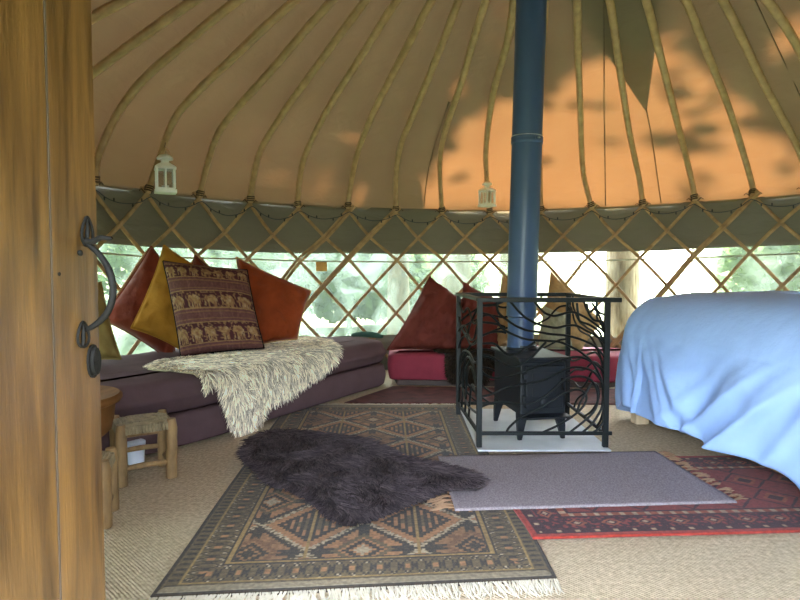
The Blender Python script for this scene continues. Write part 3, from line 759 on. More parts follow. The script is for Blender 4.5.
# black-brown skin on the floor rug
FZ = 0.022
blk = [(243,456),(247,442),(262,432),(285,429),(330,434),(362,438),(385,447),(400,456),(425,461),(450,467),(472,473),(482,479),(474,486),(448,487),(430,494),(410,502),(385,512),(355,522),(338,520),(325,512),(312,498),(290,488),(268,482),(258,470)]
blk_w = [tuple(at_z(x, y, FZ + 0.03).xy) for x, y in blk]
def flat_surf(z):
    def s(a, b): return Vector((a, b, z + 0.004 * noise.noise((a * 4, b * 4, 0)))), Vector((0, 0, 1)), Vector((1, 0, 0)), Vector((0, 1, 0))
    return s
fleece('sheepskin', 'shaggy black-brown sheepskin spread on the patterned rug', blk_w, flat_surf(FZ + 0.012), 15000, 0.070, 0.0052, (0.066, 0.049, 0.050), M['hide'], 3, (0.35, -0.75))
# cream skin draped over the front edge of the daybed
TOPZ = 0.395; ER = 0.05; FRONT = 0.045
def drape(s_, d_):
    # d_ > 0 back over the top, d_ < 0 down the front face, rounded over the edge
    arc = ER * math.pi / 2
    O = SA_ + sT * s_ - sN * FRONT
    if d_ >= 0: return O + sN * (ER + d_) + up * TOPZ, up, sT, sN
    if d_ > -arc:
        t = -d_ / ER; return O + sN * (ER - ER * math.sin(t)) + up * (TOPZ - ER + ER * math.cos(t)), (up * math.cos(t) - sN * math.sin(t)), sT, (sN * math.cos(t) + up * math.sin(t))
    return O + up * (TOPZ - ER + d_ + arc), -sN, sT, up
def sd_top(x, y):
    P = at_z(x, y, TOPZ + 0.025); q = P - (SA_ - sN * FRONT); return (q.dot(sT), q.dot(sN) - ER)
def sd_front(x, y):
    P = on_plane(x, y, SA_ - sN * (FRONT + 0.02), sN); q = P - SA_; return (q.dot(sT), -(TOPZ - ER - P.z) - ER * math.pi / 2)
crm = [sd_top(*q) for q in ((150,366),(162,359),(190,355),(222,352),(248,345),(268,338),(300,335),(325,338),(340,347))] + \
      [sd_front(*q) for q in ((336,362),(322,374),(303,385),(288,398),(270,404),(263,420),(250,432),(236,433),(231,424),(226,408),(221,393),(217,381))] + [sd_top(*q) for q in ((213,371),(195,370),(172,368))]
fleece('sheepskin', 'long-haired cream sheepskin draped over the front edge of the daybed', crm, drape, 15000, 0.072, 0.0050, (0.92, 0.82, 0.62), M['hide_c'], 11, (0.15, -0.9))
# dark fleece over the end of the crimson bench
bA = Vector((0.02, 4.93, 0)); bT = Vector((1, 0, 0)); bN = Vector((0, 1, 0))
def drape_b(s_, d_):
    arc = 0.03 * math.pi / 2; O = bA + bT * s_ - bN * 0.022; z = 0.268
    if d_ >= 0: return O + bN * (0.03 + d_) + up * z, up, bT, bN
    if d_ > -arc:
        t = -d_ / 0.03; return O + bN * (0.03 - 0.03 * math.sin(t)) + up * (z - 0.03 + 0.03 * math.cos(t)), up * math.cos(t) - bN * math.sin(t), bT, bN * math.cos(t) + up * math.sin(t)
    return O + up * (z - 0.03 + d_ + arc), -bN, bT, up
fleece('sheepskin', 'small dark brown sheepskin hanging over the front of the crimson bench', [(0.27,0.18),(0.30,0.03),(0.36,-0.02),(0.36,-0.18),(0.40,-0.245),(0.70,-0.245),(0.76,-0.1),(0.78,0.1),(0.66,0.22),(0.40,0.24)], drape_b, 3500, 0.045, 0.005, (0.035, 0.024, 0.016), M['hide'], 21, (0.1, -0.8))

# ------------------------------------------------------------------ rugs
def rug_mesh(name, quad, nx, ny, z, thick, colorfn, mat, label, cat='rug', wob=0.0015):
    NL, NR, FR_, FL_ = [Vector((*q, 0)) for q in quad]; v = []; cl = []; f = []
    for j in range(ny + 1):
        for i in range(nx + 1):
            a, b = i / nx, j / ny; p = NL.lerp(NR, a).lerp(FL_.lerp(FR_, a), b)
            p += Vector((0.006 * noise.noise((b * 4, 0, 3)) * (abs(a - .5) * 2), 0.006 * noise.noise((a * 4, 5, 3)) * (abs(b - .5) * 2), 0))
            v.append((p.x, p.y, z + thick + wob * noise.noise((p.x * 3, p.y * 3, 0))))
            if colorfn: cl.append(colorfn(a, b))
    for j in range(ny):
        for i in range(nx): q = j * (nx + 1) + i; f.append((q, q + 1, q + nx + 2, q + nx + 1))
    o = obj_mesh(name, v, f, mat, None, True, cl or None)
    s_ = o.modifiers.new('thick', 'SOLIDIFY'); s_.thickness = thick; s_.offset = -1
    return tag(o, label, cat)
def fringe(parent, A, B, out, cnt, ln, mat, z, seed, rad=0.0028, clump=1, label=None):
    rg = random.Random(seed); m = MB(); A, B, out = Vector((*A, 0)), Vector((*B, 0)), Vector((*out, 0)).normalized(); tdir = (B - A).normalized()
    for k in range(cnt):
        c0 = A.lerp(B, (k + rg.uniform(.2, .8)) / cnt); sk = rg.uniform(-.5, .5)
        for q in range(clump):
            l = ln * rg.uniform(.6, 1.2); s2 = sk + rg.uniform(-.35, .35)
            pts = [c0 + up * (z + 0.003), c0 + out * l * .4 + tdir * l * .25 * s2 + up * (z + rg.uniform(0.002, 0.006)), c0 + out * l * .75 + tdir * l * .5 * s2 + up * (z * 0.6 + 0.003), c0 + out * l + tdir * l * (.7 * s2 + rg.uniform(-.15, .15)) + up * 0.004]
            m.tube(pts, [rad, rad, rad * .9, rad * .4], 5)
    o = m.build('fringe', mat, parent, smooth=True); o['kind'] = 'stuff'
    if label: o['label'] = label
    return o
RW_, RL_ = 1.16, 2.45
def big_rug(a, b):
    x, y = a * RW_, b * RL_
    ex, ey = min(x, RW_ - x), min(y, RL_ - y); e = min(ex, ey * 0.9)
    along = y if ex < ey * 0.9 else x
    navy, olive, rust, cream, gold, brown = (0.028, 0.024, 0.016), (0.115, 0.082, 0.034), (0.35, 0.155, 0.055), (0.40, 0.30, 0.17), (0.30, 0.18, 0.05), (0.16, 0.075, 0.03)
    n = noise.noise((x * 70, y * 70, 0))
    ag = 0.9 + 0.25 * noise.noise((x * 3, y * 3, 4))
    fl_ = noise.noise((x * 130, y * 130, 6)); mixc = (0.17, 0.095, 0.045); mw = 0.30 if fl_ > 0.15 else 0.12
    def sh(c): return tuple(lerp(q, m_, mw) * ag * (1 + 0.25 * n) for q, m_ in zip(c, mixc))
    if e < 0.014: return sh(navy)
    if ey < 0.05 and ey * 0.9 < ex + 0.02: return sh((0.27, 0.21, 0.12)) if ey > 0.02 else sh((0.36, 0.30, 0.20))
    if e < 0.055:      # guard of ticks
        t = (along / 0.034) % 1.0; w = abs(t - .5) * 2
        return sh(navy if w < 0.45 and 0.02 < e < 0.05 else olive)
    if e < 0.062: return sh(gold)
    if e < 0.150:      # main border: zigzag of hooked crosses
        t = (along / 0.085) % 1.0; q = (e - 0.062) / 0.088
        z = abs(t - .5) * 2; z = round(z * 6) / 6; q = round(q * 7) / 7
        if abs(z - q) < 0.11 or abs(1 - z - q) < 0.11: return sh(navy)
        if abs(t - .5) < 0.10 and 0.35 < q < 0.65: return sh(rust)
        if (abs(z - .5) + abs(q - .5)) > 0.78: return sh(cream if n > 0.1 else olive)
        return sh(olive)
    if e < 0.158: return sh(navy)
    if e < 0.170: return sh(gold)
    if e < 0.176: return sh(navy)
    fw = RW_ - 0.352; fl = RL_ - 0.39
    fx, fy = (x - 0.176) / fw, (y - 0.195) / fl
    cx_, cy_ = fx * 2.2 + 0.4, fy * 4.6 + 0.4
    ix, iy = math.floor(cx_), math.floor(cy_); lx, ly = abs(cx_ - ix - .5) * 2, abs(cy_ - iy - .5) * 2
    s = 15; lx, ly = round(lx * s) / s, round(ly * s) / s
    d = lx + ly
    odd = (ix + iy) % 2
    if lx > 0.965: return sh(gold)                        # column lines
    if 0.86 < d < 0.94: return sh(navy)
    if 0.99 <= d < 1.12: return sh(cream if n > -0.1 else olive)
    if d < 0.86:
        if d < 0.20: return sh(cream if odd else navy)
        if 0.26 < d < 0.34: return sh(navy)
        if 0.46 < d < 0.58: return sh(olive if odd else brown)
        if d >= 0.58 and min(lx, ly) < 0.12: return sh(navy)
        if d >= 0.58 and abs(lx - ly) < 0.10: return sh(brown)
        return sh(rust if odd else (0.25, 0.12, 0.046))
    # corner quarters: hooked ticks
    if 1.30 < d < 1.42: return sh(navy)
    if d > 1.42 and (int(lx * s) % 2 == 0) and ly > 0.5: return sh(navy)
    if d > 1.65: return sh(olive)
    return sh(rust)
def fz(x, y, z=0.0): return tuple(at_z(x, y, z).xy)
rq = [fz(150, 597, .012), fz(557, 578, .012), fz(462, 405, .012), fz(287, 405, .012)]
rug = rug_mesh('patterned_rug', rq, 330, 700, 0.001, 0.012, big_rug, M['rug'], 'large rust and navy geometric rug with pale fringes in the middle of the floor', wob=0.0)
fringe(rug, rq[0], rq[1], (Vector(rq[0]) - Vector(rq[3])), 210, 0.075, M['fringe'], 0.006, 1, clump=2)
fringe(rug, (lerp(rq[3][0], rq[2][0], .12), lerp(rq[3][1], rq[2][1], .12)), rq[2], (Vector(rq[3]) - Vector(rq[0])), 150, 0.075, M['fringe'], 0.006, 2, clump=2)
def red_rug(a, b):
    x, y = a * 1.9, b * 0.85
    e = min(x, y, 0.85 - y)
    n = noise.noise((x * 60, y * 60, 2)); ag = 1 + 0.25 * n
    dk, rd, cr, og = (0.050, 0.012, 0.012), (0.185, 0.025, 0.018), (0.34, 0.20, 0.11), (0.24, 0.055, 0.022)
    def sh(c): return tuple(q * ag for q in c)
    along = x if min(y, .85 - y) <= x else y
    if e < 0.022: return sh((0.30, 0.035, 0.022))
    if e < 0.06:
        t = (along / 0.07) % 1; return sh(cr if abs(t - .5) < .12 and .032 < e < .05 else dk)
    if e < 0.15:
        t = (along / 0.13) % 1; q = (e - .105) / .045; d = abs(t - .5) * 2.2 + abs(q)
        return sh(cr if d < .25 else dk if d < .45 else og if d < .7 else dk if n < 0.15 else rd)
    if e < 0.162: return sh(dk)
    if e < 0.19: 
        t = (along / 0.05) % 1; return sh(og if abs(t - .5) < .3 else cr)
    if e < 0.2: return sh(dk)
    lx, ly = abs((x * 5) % 1 - .5) * 2, abs((y * 5) % 1 - .5) * 2; d = lx + ly
    return sh(dk if d < .35 or 0.85 < d < 1 else og if d < .55 else rd)
ra, rb = Vector(fz(533, 541, .008)), Vector(fz(800, 534, .008)); rt = (rb - ra).normalized(); rn_ = Vector((-rt.y, rt.x))
lq = Vector(fz(513, 514, .008)) - ra; ln_ = (rn_ * 0.9 + lq.normalized() * 0.4).normalized()
rq2 = [tuple(ra), tuple(ra + rt * 1.9), tuple(ra + rt * 1.9 + rn_ * 0.85), tuple(ra + ln_ * 0.88)]
rr = rug_mesh('red_rug', rq2, 420, 200, 0.001, 0.009, red_rug, M['rug'], 'deep red oriental rug running under the bed beside the grey mat', wob=0.0)
rr.location.z = 0.012
gq = [fz(455, 510, .028), fz(737, 502, .028), fz(655, 451, .028), fz(438, 456, .028)]
gm = rug_mesh('felt_mat', gq, 60, 30, 0.0235, 0.006, None, M['mat'], 'plain grey-purple felt mat with tan tassels in front of the stove', wob=0.0012)
fringe(gm, gq[1], gq[2], (0.9, 0.35), 17, 0.11, M['tassel'], 0.024, 5, rad=0.0027, clump=8, label='tan knotted tassels')
fringe(gm, gq[0], (lerp(gq[0][0], gq[3][0], .45), lerp(gq[0][1], gq[3][1], .45)), (-1, -0.1), 7, 0.10, M['tassel'], 0.024, 6, rad=0.0027, clump=8, label='tan knotted tassels')
# maroon mat between the rug and the bench
mq = [(-0.40, 4.275), (1.9, 4.22), (1.75, 4.78), (-0.06, 4.89)]
rug_mesh('maroon_mat', mq, 60, 20, 0.0005, 0.008, None, M['redbrown'], 'worn dark maroon mat on the floor before the crimson bench')

# ------------------------------------------------------------------ stove, flue, hearth, guard
hz = 0.022
hq = [fz(478, 449.5, hz), fz(612, 449.5, hz)]
X0, X1, Y0, Y1 = 0.405, 1.10, 3.08, 4.02
m = MB(); m.box(((X0 + X1) / 2, (Y0 + Y1) / 2, hz / 2 + 0.006), X1 - X0, Y1 - Y0, hz - 0.012)
tag(m.build('hearth_slab', M['hearth'], bevel=0.004), 'pale stone hearth slab under the stove', 'hearth')
SROT = R(8.6)
sf = Vector((math.sin(SROT), -math.cos(SROT), 0)); sr = Vector((math.cos(SROT), math.sin(SROT), 0))   # stove forward, right
SC = Vector((0.662, 3.24, 0)) + sr * 0.125 - sf * 0.24                                             # middle of the body
srot = Matrix((sr, -sf, up)).transposed()
ST = thing('wood_stove', (SC.x, SC.y, hz), 'small black wood-burning stove on legs inside the fire guard', 'stove')
def sp(a, b, z): return SC + srot @ Vector((a, b, 0)) + up * z     # a right, b back
m = MB(); m.box(sp(0, 0, 0.31), 0.26, 0.47, 0.30, mat=srot); m.build('body', M['stove'], ST, bevel=0.008)
m = MB(); m.box(sp(0, -0.005, 0.472), 0.30, 0.52, 0.022, mat=srot); m.build('top_plate', M['stove'], ST, bevel=0.007)
m = MB(); m.box(sp(0, -0.247, 0.32), 0.215, 0.026, 0.235, mat=srot); dr = m.build('door', M['stove'], ST, bevel=0.006)
m = MB(); m.box(sp(0, -0.262, 0.335), 0.145, 0.006, 0.13, mat=srot); m.build('door_glass', M['stove'], dr, bevel=0.002)
m = MB(); m.tube([sp(0.095, -0.262, 0.31), sp(0.095, -0.285, 0.31), sp(0.088, -0.288, 0.335), sp(0.086, -0.288, 0.375)], 0.006, 8); m.build('door_handle', M['iron'], dr, smooth=True)
m = MB(); m.box(sp(-0.112, -0.25, 0.38), 0.02, 0.03, 0.03, mat=srot); m.box(sp(-0.112, -0.25, 0.26), 0.02, 0.03, 0.03, mat=srot); m.build('hinge', M['stove'], dr, bevel=0.003)
m = MB(); m.lathe(sp(0, -0.258, 0.235), [(0.026, 0), (0.026, 0.012), (0.012, 0.018)], 16, srot @ Matrix.Rotation(math.pi / 2, 3, 'X')); m.build('air_vent', M['stove'], ST, smooth=True)
m = MB(); m.box(sp(0, -0.28, 0.165), 0.27, 0.09, 0.012, mat=srot); m.build('ash_shelf', M['stove'], ST, bevel=0.004)
for a in (-1, 1):
    for b in (-1, 1):
        m = MB(); v = []
        for z, w, o in ((0.17, 0.028, 0), (0.10, 0.020, 0.012), (hz, 0.011, 0.02)):
            for q in ((-1, -1), (1, -1), (1, 1), (-1, 1)): v.append(sp(a * (0.105 + o) + q[0] * w, b * (0.195 + o) + q[1] * w, z))
        m.add(v, [(0, 1, 2, 3), (11, 10, 9, 8)] + [(r_ * 4 + q, r_ * 4 + (q + 1) % 4, r_ * 4 + 4 + (q + 1) % 4, r_ * 4 + 4 + q)[::-1] for r_ in range(2) for q in range(4)])
        m.build('leg', M['stove'], ST, bevel=0.003)
m = MB(); m.lathe(sp(0, 0.09, 0.482), [(0.098, 0), (0.098, 0.014), (0.082, 0.02), (0.082, 0.03)], 32); m.build('flue_collar', M['stove'], ST, smooth=True)
# flue: single-wall length, then the insulated outer pipe
PB = at(520.3, 345, sp(0, 0.09, 0).y); PB = Vector((PB.x, PB.y, 0.497)); yp = PB.y
Ptop = at(531.5, 0, yp); ax = (Ptop - Vector((PB.x, yp, PB.z))).normalized()
def pz(z): return PB + ax * ((z - PB.z) / ax.z)
rm = Matrix.Identity(3); zax = ax; xax = Vector((1, 0, 0)); xax = (xax - zax * xax.dot(zax)).normalized(); pm = Matrix((xax, zax.cross(xax), zax)).transposed()
FP = thing('flue_pipe', PB, 'tall slate-blue flue pipe rising from the stove through the roof', 'flue pipe')
zj = at(520, 317, yp).z; zb = at(526, 141, yp).z; zt = 2.75
m = MB(); m.lathe(PB, [(0.078, 0), (0.078, (zj - PB.z))], 40, pm); m.build('lower_pipe', M['flue'], FP, smooth=True)
m = MB(); m.lathe(pz(zj), [(0.078, -0.002), (0.0885, 0.006), (0.0885, zb - zj - 0.02)], 40, pm); m.build('middle_pipe', M['flue'], FP, smooth=True)
m = MB(); m.lathe(pz(zb), [(0.0885, -0.022), (0.0925, -0.018), (0.0945, -0.008), (0.0925, -0.002), (0.0925, 0.008), (0.0945, 0.014), (0.0925, 0.02), (0.0885, 0.024)], 40, pm); m.box(pz(zb) + Vector((0.04, -0.089, 0)), 0.022, 0.016, 0.016); jb = m.build('joint_band', M['flue'], FP, smooth=True)
m = MB(); m.lathe(pz(zb), [(0.0925, 0.019), (0.0940, 0.022), (0.0925, 0.025)], 40, pm); m.tube([pz(zb) + Vector((0.042, -0.10, 0)), pz(zb) + Vector((0.055, -0.094, 0))], 0.005, 8); m.build('clamp_wire', M['steel'], jb, smooth=True)
m = MB(); m.lathe(pz(zb + 0.02), [(0.0885, 0), (0.0885, 3.6 - zb)], 40, pm); m.build('upper_pipe', M['flue'], FP, smooth=True)

# fire guard
GX0, GX1, GY0, GY1, GZ0, GZ1 = 0.418, 1.085, 3.135, 3.86, hz, 0.805
GD = thing('fire_guard', ((GX0 + GX1) / 2, (GY0 + GY1) / 2, hz), 'black wrought iron fire guard of wavy bars round the stove', 'fire guard')
posts = {'front_left': (GX0, GY0), 'front_right': (GX1, GY0), 'rear_left': (GX0 - 0.04, GY1), 'rear_right': (GX1, GY1)}
for k_, (x, y) in posts.items():
    m = MB(); m.box((x, y, (GZ0 + GZ1) / 2), 0.028, 0.028, GZ1 - GZ0); m.build('corner_post', M['cage'], GD, bevel=0.002)
def rail(a, b, z, w, h, name, ext=0.0):
    a, b = Vector((*a, z)), Vector((*b, z)); d = (b - a).normalized(); m = MB()
    m.box((a + b) / 2 + d * ext / 2, (b - a).length + 0.03 + ext, w, h, math.atan2(d.y, d.x)); m.build(name, M['cage'], GD, bevel=0.002)
P = posts
rail(P['front_left'], P['front_right'], GZ1 - 0.004, 0.042, 0.024, 'top_rail', 0.055); rail(P['rear_left'], P['rear_right'], GZ1 - 0.004, 0.042, 0.024, 'top_rail')
rail(P['front_left'], P['rear_left'], GZ1 - 0.001, 0.042, 0.016, 'top_rail'); rail(P['front_right'], P['rear_right'], GZ1 - 0.001, 0.042, 0.016, 'top_rail')
for a, b in (('front_left', 'front_right'), ('rear_left', 'rear_right'), ('front_left', 'rear_left'), ('front_right', 'rear_right')):
    rail(P[a], P[b], 0.095, 0.014, 0.020, 'bottom_rail', 0.02 if a == 'front_left' and b == 'front_right' else 0)
bars = [
 [(481,305.5),(490,305.5),(497,304),(503,301.5)],
 [(480,313),(490,315),(496.7,321),(503,329),(512.7,334.3),(524.7,339),(535.3,340.3),(550,341),(560.7,342.3),(572.7,347.7),(582,353),(592,362),(600,376),(604,390)],
 [(496.7,301),(498,311.7),(504.7,318.3),(516.7,326.3),(527.3,330.3),(540.7,332.3),(550,334),(567,335.7),(583,340.3),(596.7,347.7),(607,359.7)],
 [(509,300),(519,311.7),(528.7,319.7),(540.7,325),(550,327),(557,327.7),(567,325.7),(576.7,325.7),(587,331),(599,338),(608,345)],
 [(534,301),(543,311.5),(550,315),(556,315.7),(566,313),(574,312.3),(586,317.7),(599,327),(608,335)],
 [(592,303),(599,312),(606,315.7),(609,322)],
 [(586.7,303),(588.7,313),(594,320),(602,321.7),(604.7,327.7),(608,336)],
 [(577,303),(578,313),(580,321),(590,325),(599,331.7),(602.7,339.7),(608,346)],
 [(480,343.7),(494,343.7),(502,350.3),(508,354.3),(516.7,353.7),(524.7,349),(535,342)],
 [(479,354.4),(490,356),(501,362),(511,366.6),(520,365),(529,359),(537.6,351),(546,342)],
 [(480,369),(485,374.5),(494,378),(504,377),(520,373),(537.6,366.6),(550,363.5),(565,358.8),(579,357),(591,361.4),(603,371),(607,382)],
 [(479,396.4),(490,394.7),(504,388.5),(518,385),(534,382.5),(546,379),(560,372),(572,367.5),(586,368.4),(596.5,374.5),(604.5,388.5),(604,402.5),(598,414.8),(591,425),(581,436)],
 [(479,407.8),(490,403.4),(504,402),(520,404.3),(534,402.5),(544,397),(554.5,388.5),(565,379.8),(577,376.3),(589.5,379),(596.5,388.5),(597.4,402.5),(591,415),(568.5,436)],
 [(506,436),(509.5,427),(520,418),(534,411),(544,406),(554.5,399),(567,392),(577,389.4),(585,393),(586,401),(579,411),(561.5,423.5),(540.5,434.5)],
 [(591,385),(586,393),(580,403),(577,412)],
 [(607,416),(603,422),(598,429),(591,436)],
 [(480,322),(494,323.5),(505,327)],
 [(480,336.5),(490,332.5),(500,331.5),(506,333)]]
def panel_bar(pts, name='wavy_bar', r=0.0064):
    m = MB(); m.tube(smoothline(pts, 5), r, 8); m.build(name, M['cage'], GD, smooth=True)
fpP = Vector((GX0, GY0, 0)); norm_front = Vector((0, 1, 0)); front_uv = []
for b_ in bars:
    pts = [on_plane(x, y, fpP, norm_front) for x, y in b_]
    pts = [Vector((min(max(p.x, GX0), GX1), p.y, min(max(p.z, 0.095), GZ1))) for p in pts]
    front_uv.append([((p.x - GX0) / (GX1 - GX0), (p.z - 0.095) / (GZ1 - 0.095)) for p in pts])
    panel_bar(pts)
def to_panel(uv, a, b): A, B = Vector((*posts[a], 0)), Vector((*posts[b], 0)); return [A.lerp(B, u) + up * lerp(0.095, GZ1, w) for u, w in uv]
for k_, uv in enumerate(front_uv):
    if k_ in (1, 3, 4, 9, 11, 12, 13): panel_bar(to_panel([(1 - u, w) for u, w in uv], 'rear_left', 'rear_right'))
    if k_ in (1, 2, 4, 7, 10, 11, 12, 13): panel_bar(to_panel(uv, 'rear_right', 'front_right'))
left_uv = [[(0.0,.93),(.25,.85),(.5,.90),(.75,.80),(1,.86)], [(0,.80),(.2,.70),(.45,.68),(.6,.78),(1,.97)], [(0,.66),(.3,.74),(.6,.66),(.8,.70),(1,.9)],
           [(0,.5),(.15,.60),(.4,.66),(.6,.62),(.85,.66),(1,.76)], [(.05,.03),(.1,.25),(.12,.42),(.3,.52),(.55,.54),(.8,.5),(1,.56)], [(.2,.0),(.25,.2),(.3,.38),(.5,.5),(.75,.47),(.9,.4),(1,.44)],
           [(.38,.0),(.42,.2),(.48,.36),(.65,.44),(.85,.36),(1,.32)], [(.55,0),(.6,.15),(.68,.3),(.85,.28),(1,.2)], [(0,.12),(.2,.2),(.5,.1),(1,.14)]]
for uv in left_uv: panel_bar(to_panel(uv, 'rear_left', 'front_left'))

# ------------------------------------------------------------------ bed and sheet
bo = Vector((1.365, 3.86, 0)); bd = Vector((0.135, -1, 0)).normalized(); bx = Vector((-bd.y, bd.x, 0))    # bd towards the near end, bx across to the right
if bx.x < 0: bx = -bx
BL_, BWd = 1.95, 1.35
BED = thing('bed', bo + bd * BL_ / 2 + bx * BWd / 2, 'double bed on pale wooden legs at the right under a white sheet', 'bed')
def bp_(a, b, z): return bo + bx * a + bd * b + up * z
brot = Matrix((bx, -bd, up)).transposed()
m = MB(); m.box(bp_(BWd / 2, BL_ / 2, 0.46), BWd - 0.10, BL_ - 0.10, 0.50, mat=brot); m.build('mattress', M['white'], BED, bevel=0.10, seg=4)
m = MB(); m.box(bp_(BWd / 2, BL_ / 2, 0.125), BWd - 0.36, BL_ - 0.44, 0.17, mat=brot); m.build('bed_frame', M['wood'], BED, bevel=0.005)  # hidden frame brought down low to block light and darken the floor underneath
for a, b in ((0.11, 0.17), (BWd - 0.13, 0.17), (0.13, BL_ - 0.13), (BWd - 0.13, BL_ - 0.13)):
    m = MB(); m.box(bp_(a, b, 0.105), 0.085, 0.07, 0.205, mat=brot); m.build('leg', M['bedwood'], BED, bevel=0.006)
# sheet: rounded rectangle rings, from the middle of the top out over the edge and down
def rrect(w, l, rad, n):
    pts = []; per = 2 * (w + l - 4 * rad) + 2 * math.pi * rad; segs = []
    c = [(rad, rad, math.pi, 1.5 * math.pi), (w - rad, rad, 1.5 * math.pi, 2 * math.pi), (w - rad, l - rad, 0, .5 * math.pi), (rad, l - rad, .5 * math.pi, math.pi)]
    path = []
    for q, (cx_, cy_, a0, a1) in enumerate(c):
        for k in range(16): a = lerp(a0, a1, k / 15); path.append(Vector((cx_ + rad * math.cos(a), cy_ + rad * math.sin(a), 0)))
    path.append(path[0].copy()); L_ = [0]
    for k in range(1, len(path)): L_.append(L_[-1] + (path[k] - path[k - 1]).length)
    for k in range(n):
        s_ = L_[-1] * k / n
        for q in range(len(path) - 1):
            if L_[q + 1] >= s_: pts.append(path[q].lerp(path[q + 1], (s_ - L_[q]) / max(L_[q + 1] - L_[q], 1e-9))); break
    return pts
NP = 520; base = rrect(BWd, BL_, 0.18, NP); cen = Vector((BWd / 2, BL_ / 2, 0)); nb = []
for i in range(NP):
    t = (base[(i + 1) % NP] - base[i - 1]).normalized(); nb.append(Vector((t.y, -t.x, 0)))
if nb[0].dot(base[0] - cen) < 0: nb = [-q for q in nb]
prof = [(-0.60, 0.0), (-0.50, 0.0), (-0.42, -0.002), (-0.34, -0.008), (-0.27, -0.018), (-0.21, -0.035), (-0.16, -0.055), (-0.12, -0.082), (-0.085, -0.115), (-0.055, -0.155), (-0.032, -0.20), (-0.016, -0.25)]
NH = 34
v = []; f = []; rows = len(prof) + NH
TZ = 0.835
def fold(P, q):
    a, b = P.x, P.y
    w = 0
    if a < 0.35:            # the long side that faces the room
        w += 0.032 * math.sin(b * 11 + 2.0 * q + 1.4 * noise.noise((b * 2, q, 0))) * q ** 1.1
        # deep diagonal folds running down towards the middle of the side
        for b0, sl, amp, wd in ((0.32, 0.55, .030, .055), (0.50, 0.62, .034, .06), (1.30, -0.75, .040, .075), (1.52, -0.70, .034, .06), (1.12, -0.8, .02, .05), (1.40, -0.95, .028, .035), (1.62, -0.9, .03, .035), (1.72, -0.6, .03, .05), (0.20, 0.3, .022, .03), (0.42, 0.5, .022, .028)):
            x = (b - (b0 + sl * q * 0.62)) / wd; w += amp * math.exp(-x * x) * min(1, q * 2.2) * (1 - 0.35 * q)
        w -= 0.035 * math.exp(-((b - 0.95) / 0.22) ** 2) * math.sin(math.pi * min(1, q * 1.1))
    if b < 0.35: w += 0.022 * math.sin(a * 19 + 1.0) * q + 0.016 * math.sin(b * 40 + a * 25) * q
    return w + 0.006 * noise.noise((a * 9, b * 9, q * 6))
for k in range(rows):
    for i in range(NP):
        P = base[i]; nn = nb[i]
        if k < len(prof):
            o_, dz_ = prof[k]; s_ = 1 + o_ / 0.70 if o_ < -0.3 else None
            Q = P + nn * o_
            if o_ < -0.17: # shrink toward the middle to keep rings apart in corners
                kx = (BWd / 2 + o_) / (BWd / 2); ky = (BL_ / 2 + o_) / (BL_ / 2); Q = Vector((cen.x + (P.x - cen.x) * kx, cen.y + (P.y - cen.y) * ky, 0))
            z = TZ + dz_ + 0.010 * noise.noise((Q.x * 3, Q.y * 3, 0)) + 0.003 * noise.noise((Q.x * 12, Q.y * 12, 0))
            q0 = 0
            Q = Q + nn * fold(P, 0.05) * max(0, (k - 6) / 6)
        else:
            q = (k - len(prof) + 1) / NH
            hem_z = 0.120 + 0.010 * noise.noise((P.y * 4, P.x * 4, 0))
            if P.y < 0.10: hem_z = lerp(0.03, 0.105, P.y / 0.10)
            if P.x < 0.4 and P.y > 1.50: hem_z -= 0.045 * math.exp(-((P.y - 1.66) / 0.09) ** 2)
            top_z = TZ - 0.25; z = lerp(top_z, hem_z, q)
            Q = P + nn * (-0.016 + 0.016 * min(1, q * 3) + 0.012 * q + fold(P, q))
        W = bp_(Q.x, Q.y, z); v.append(W)
for k in range(rows - 1):
    for i in range(NP): f.append((k * NP + i, k * NP + (i + 1) % NP, (k + 1) * NP + (i + 1) % NP, (k + 1) * NP + i))
f.append(tuple(range(NP)))
sh = obj_mesh('bed_sheet', v, f, M['sheet']); s_ = sh.modifiers.new('thick', 'SOLIDIFY'); s_.thickness = 0.003; s_.offset = -1
tag(sh, 'white cotton sheet draped over the bed and hanging down its side', 'sheet')

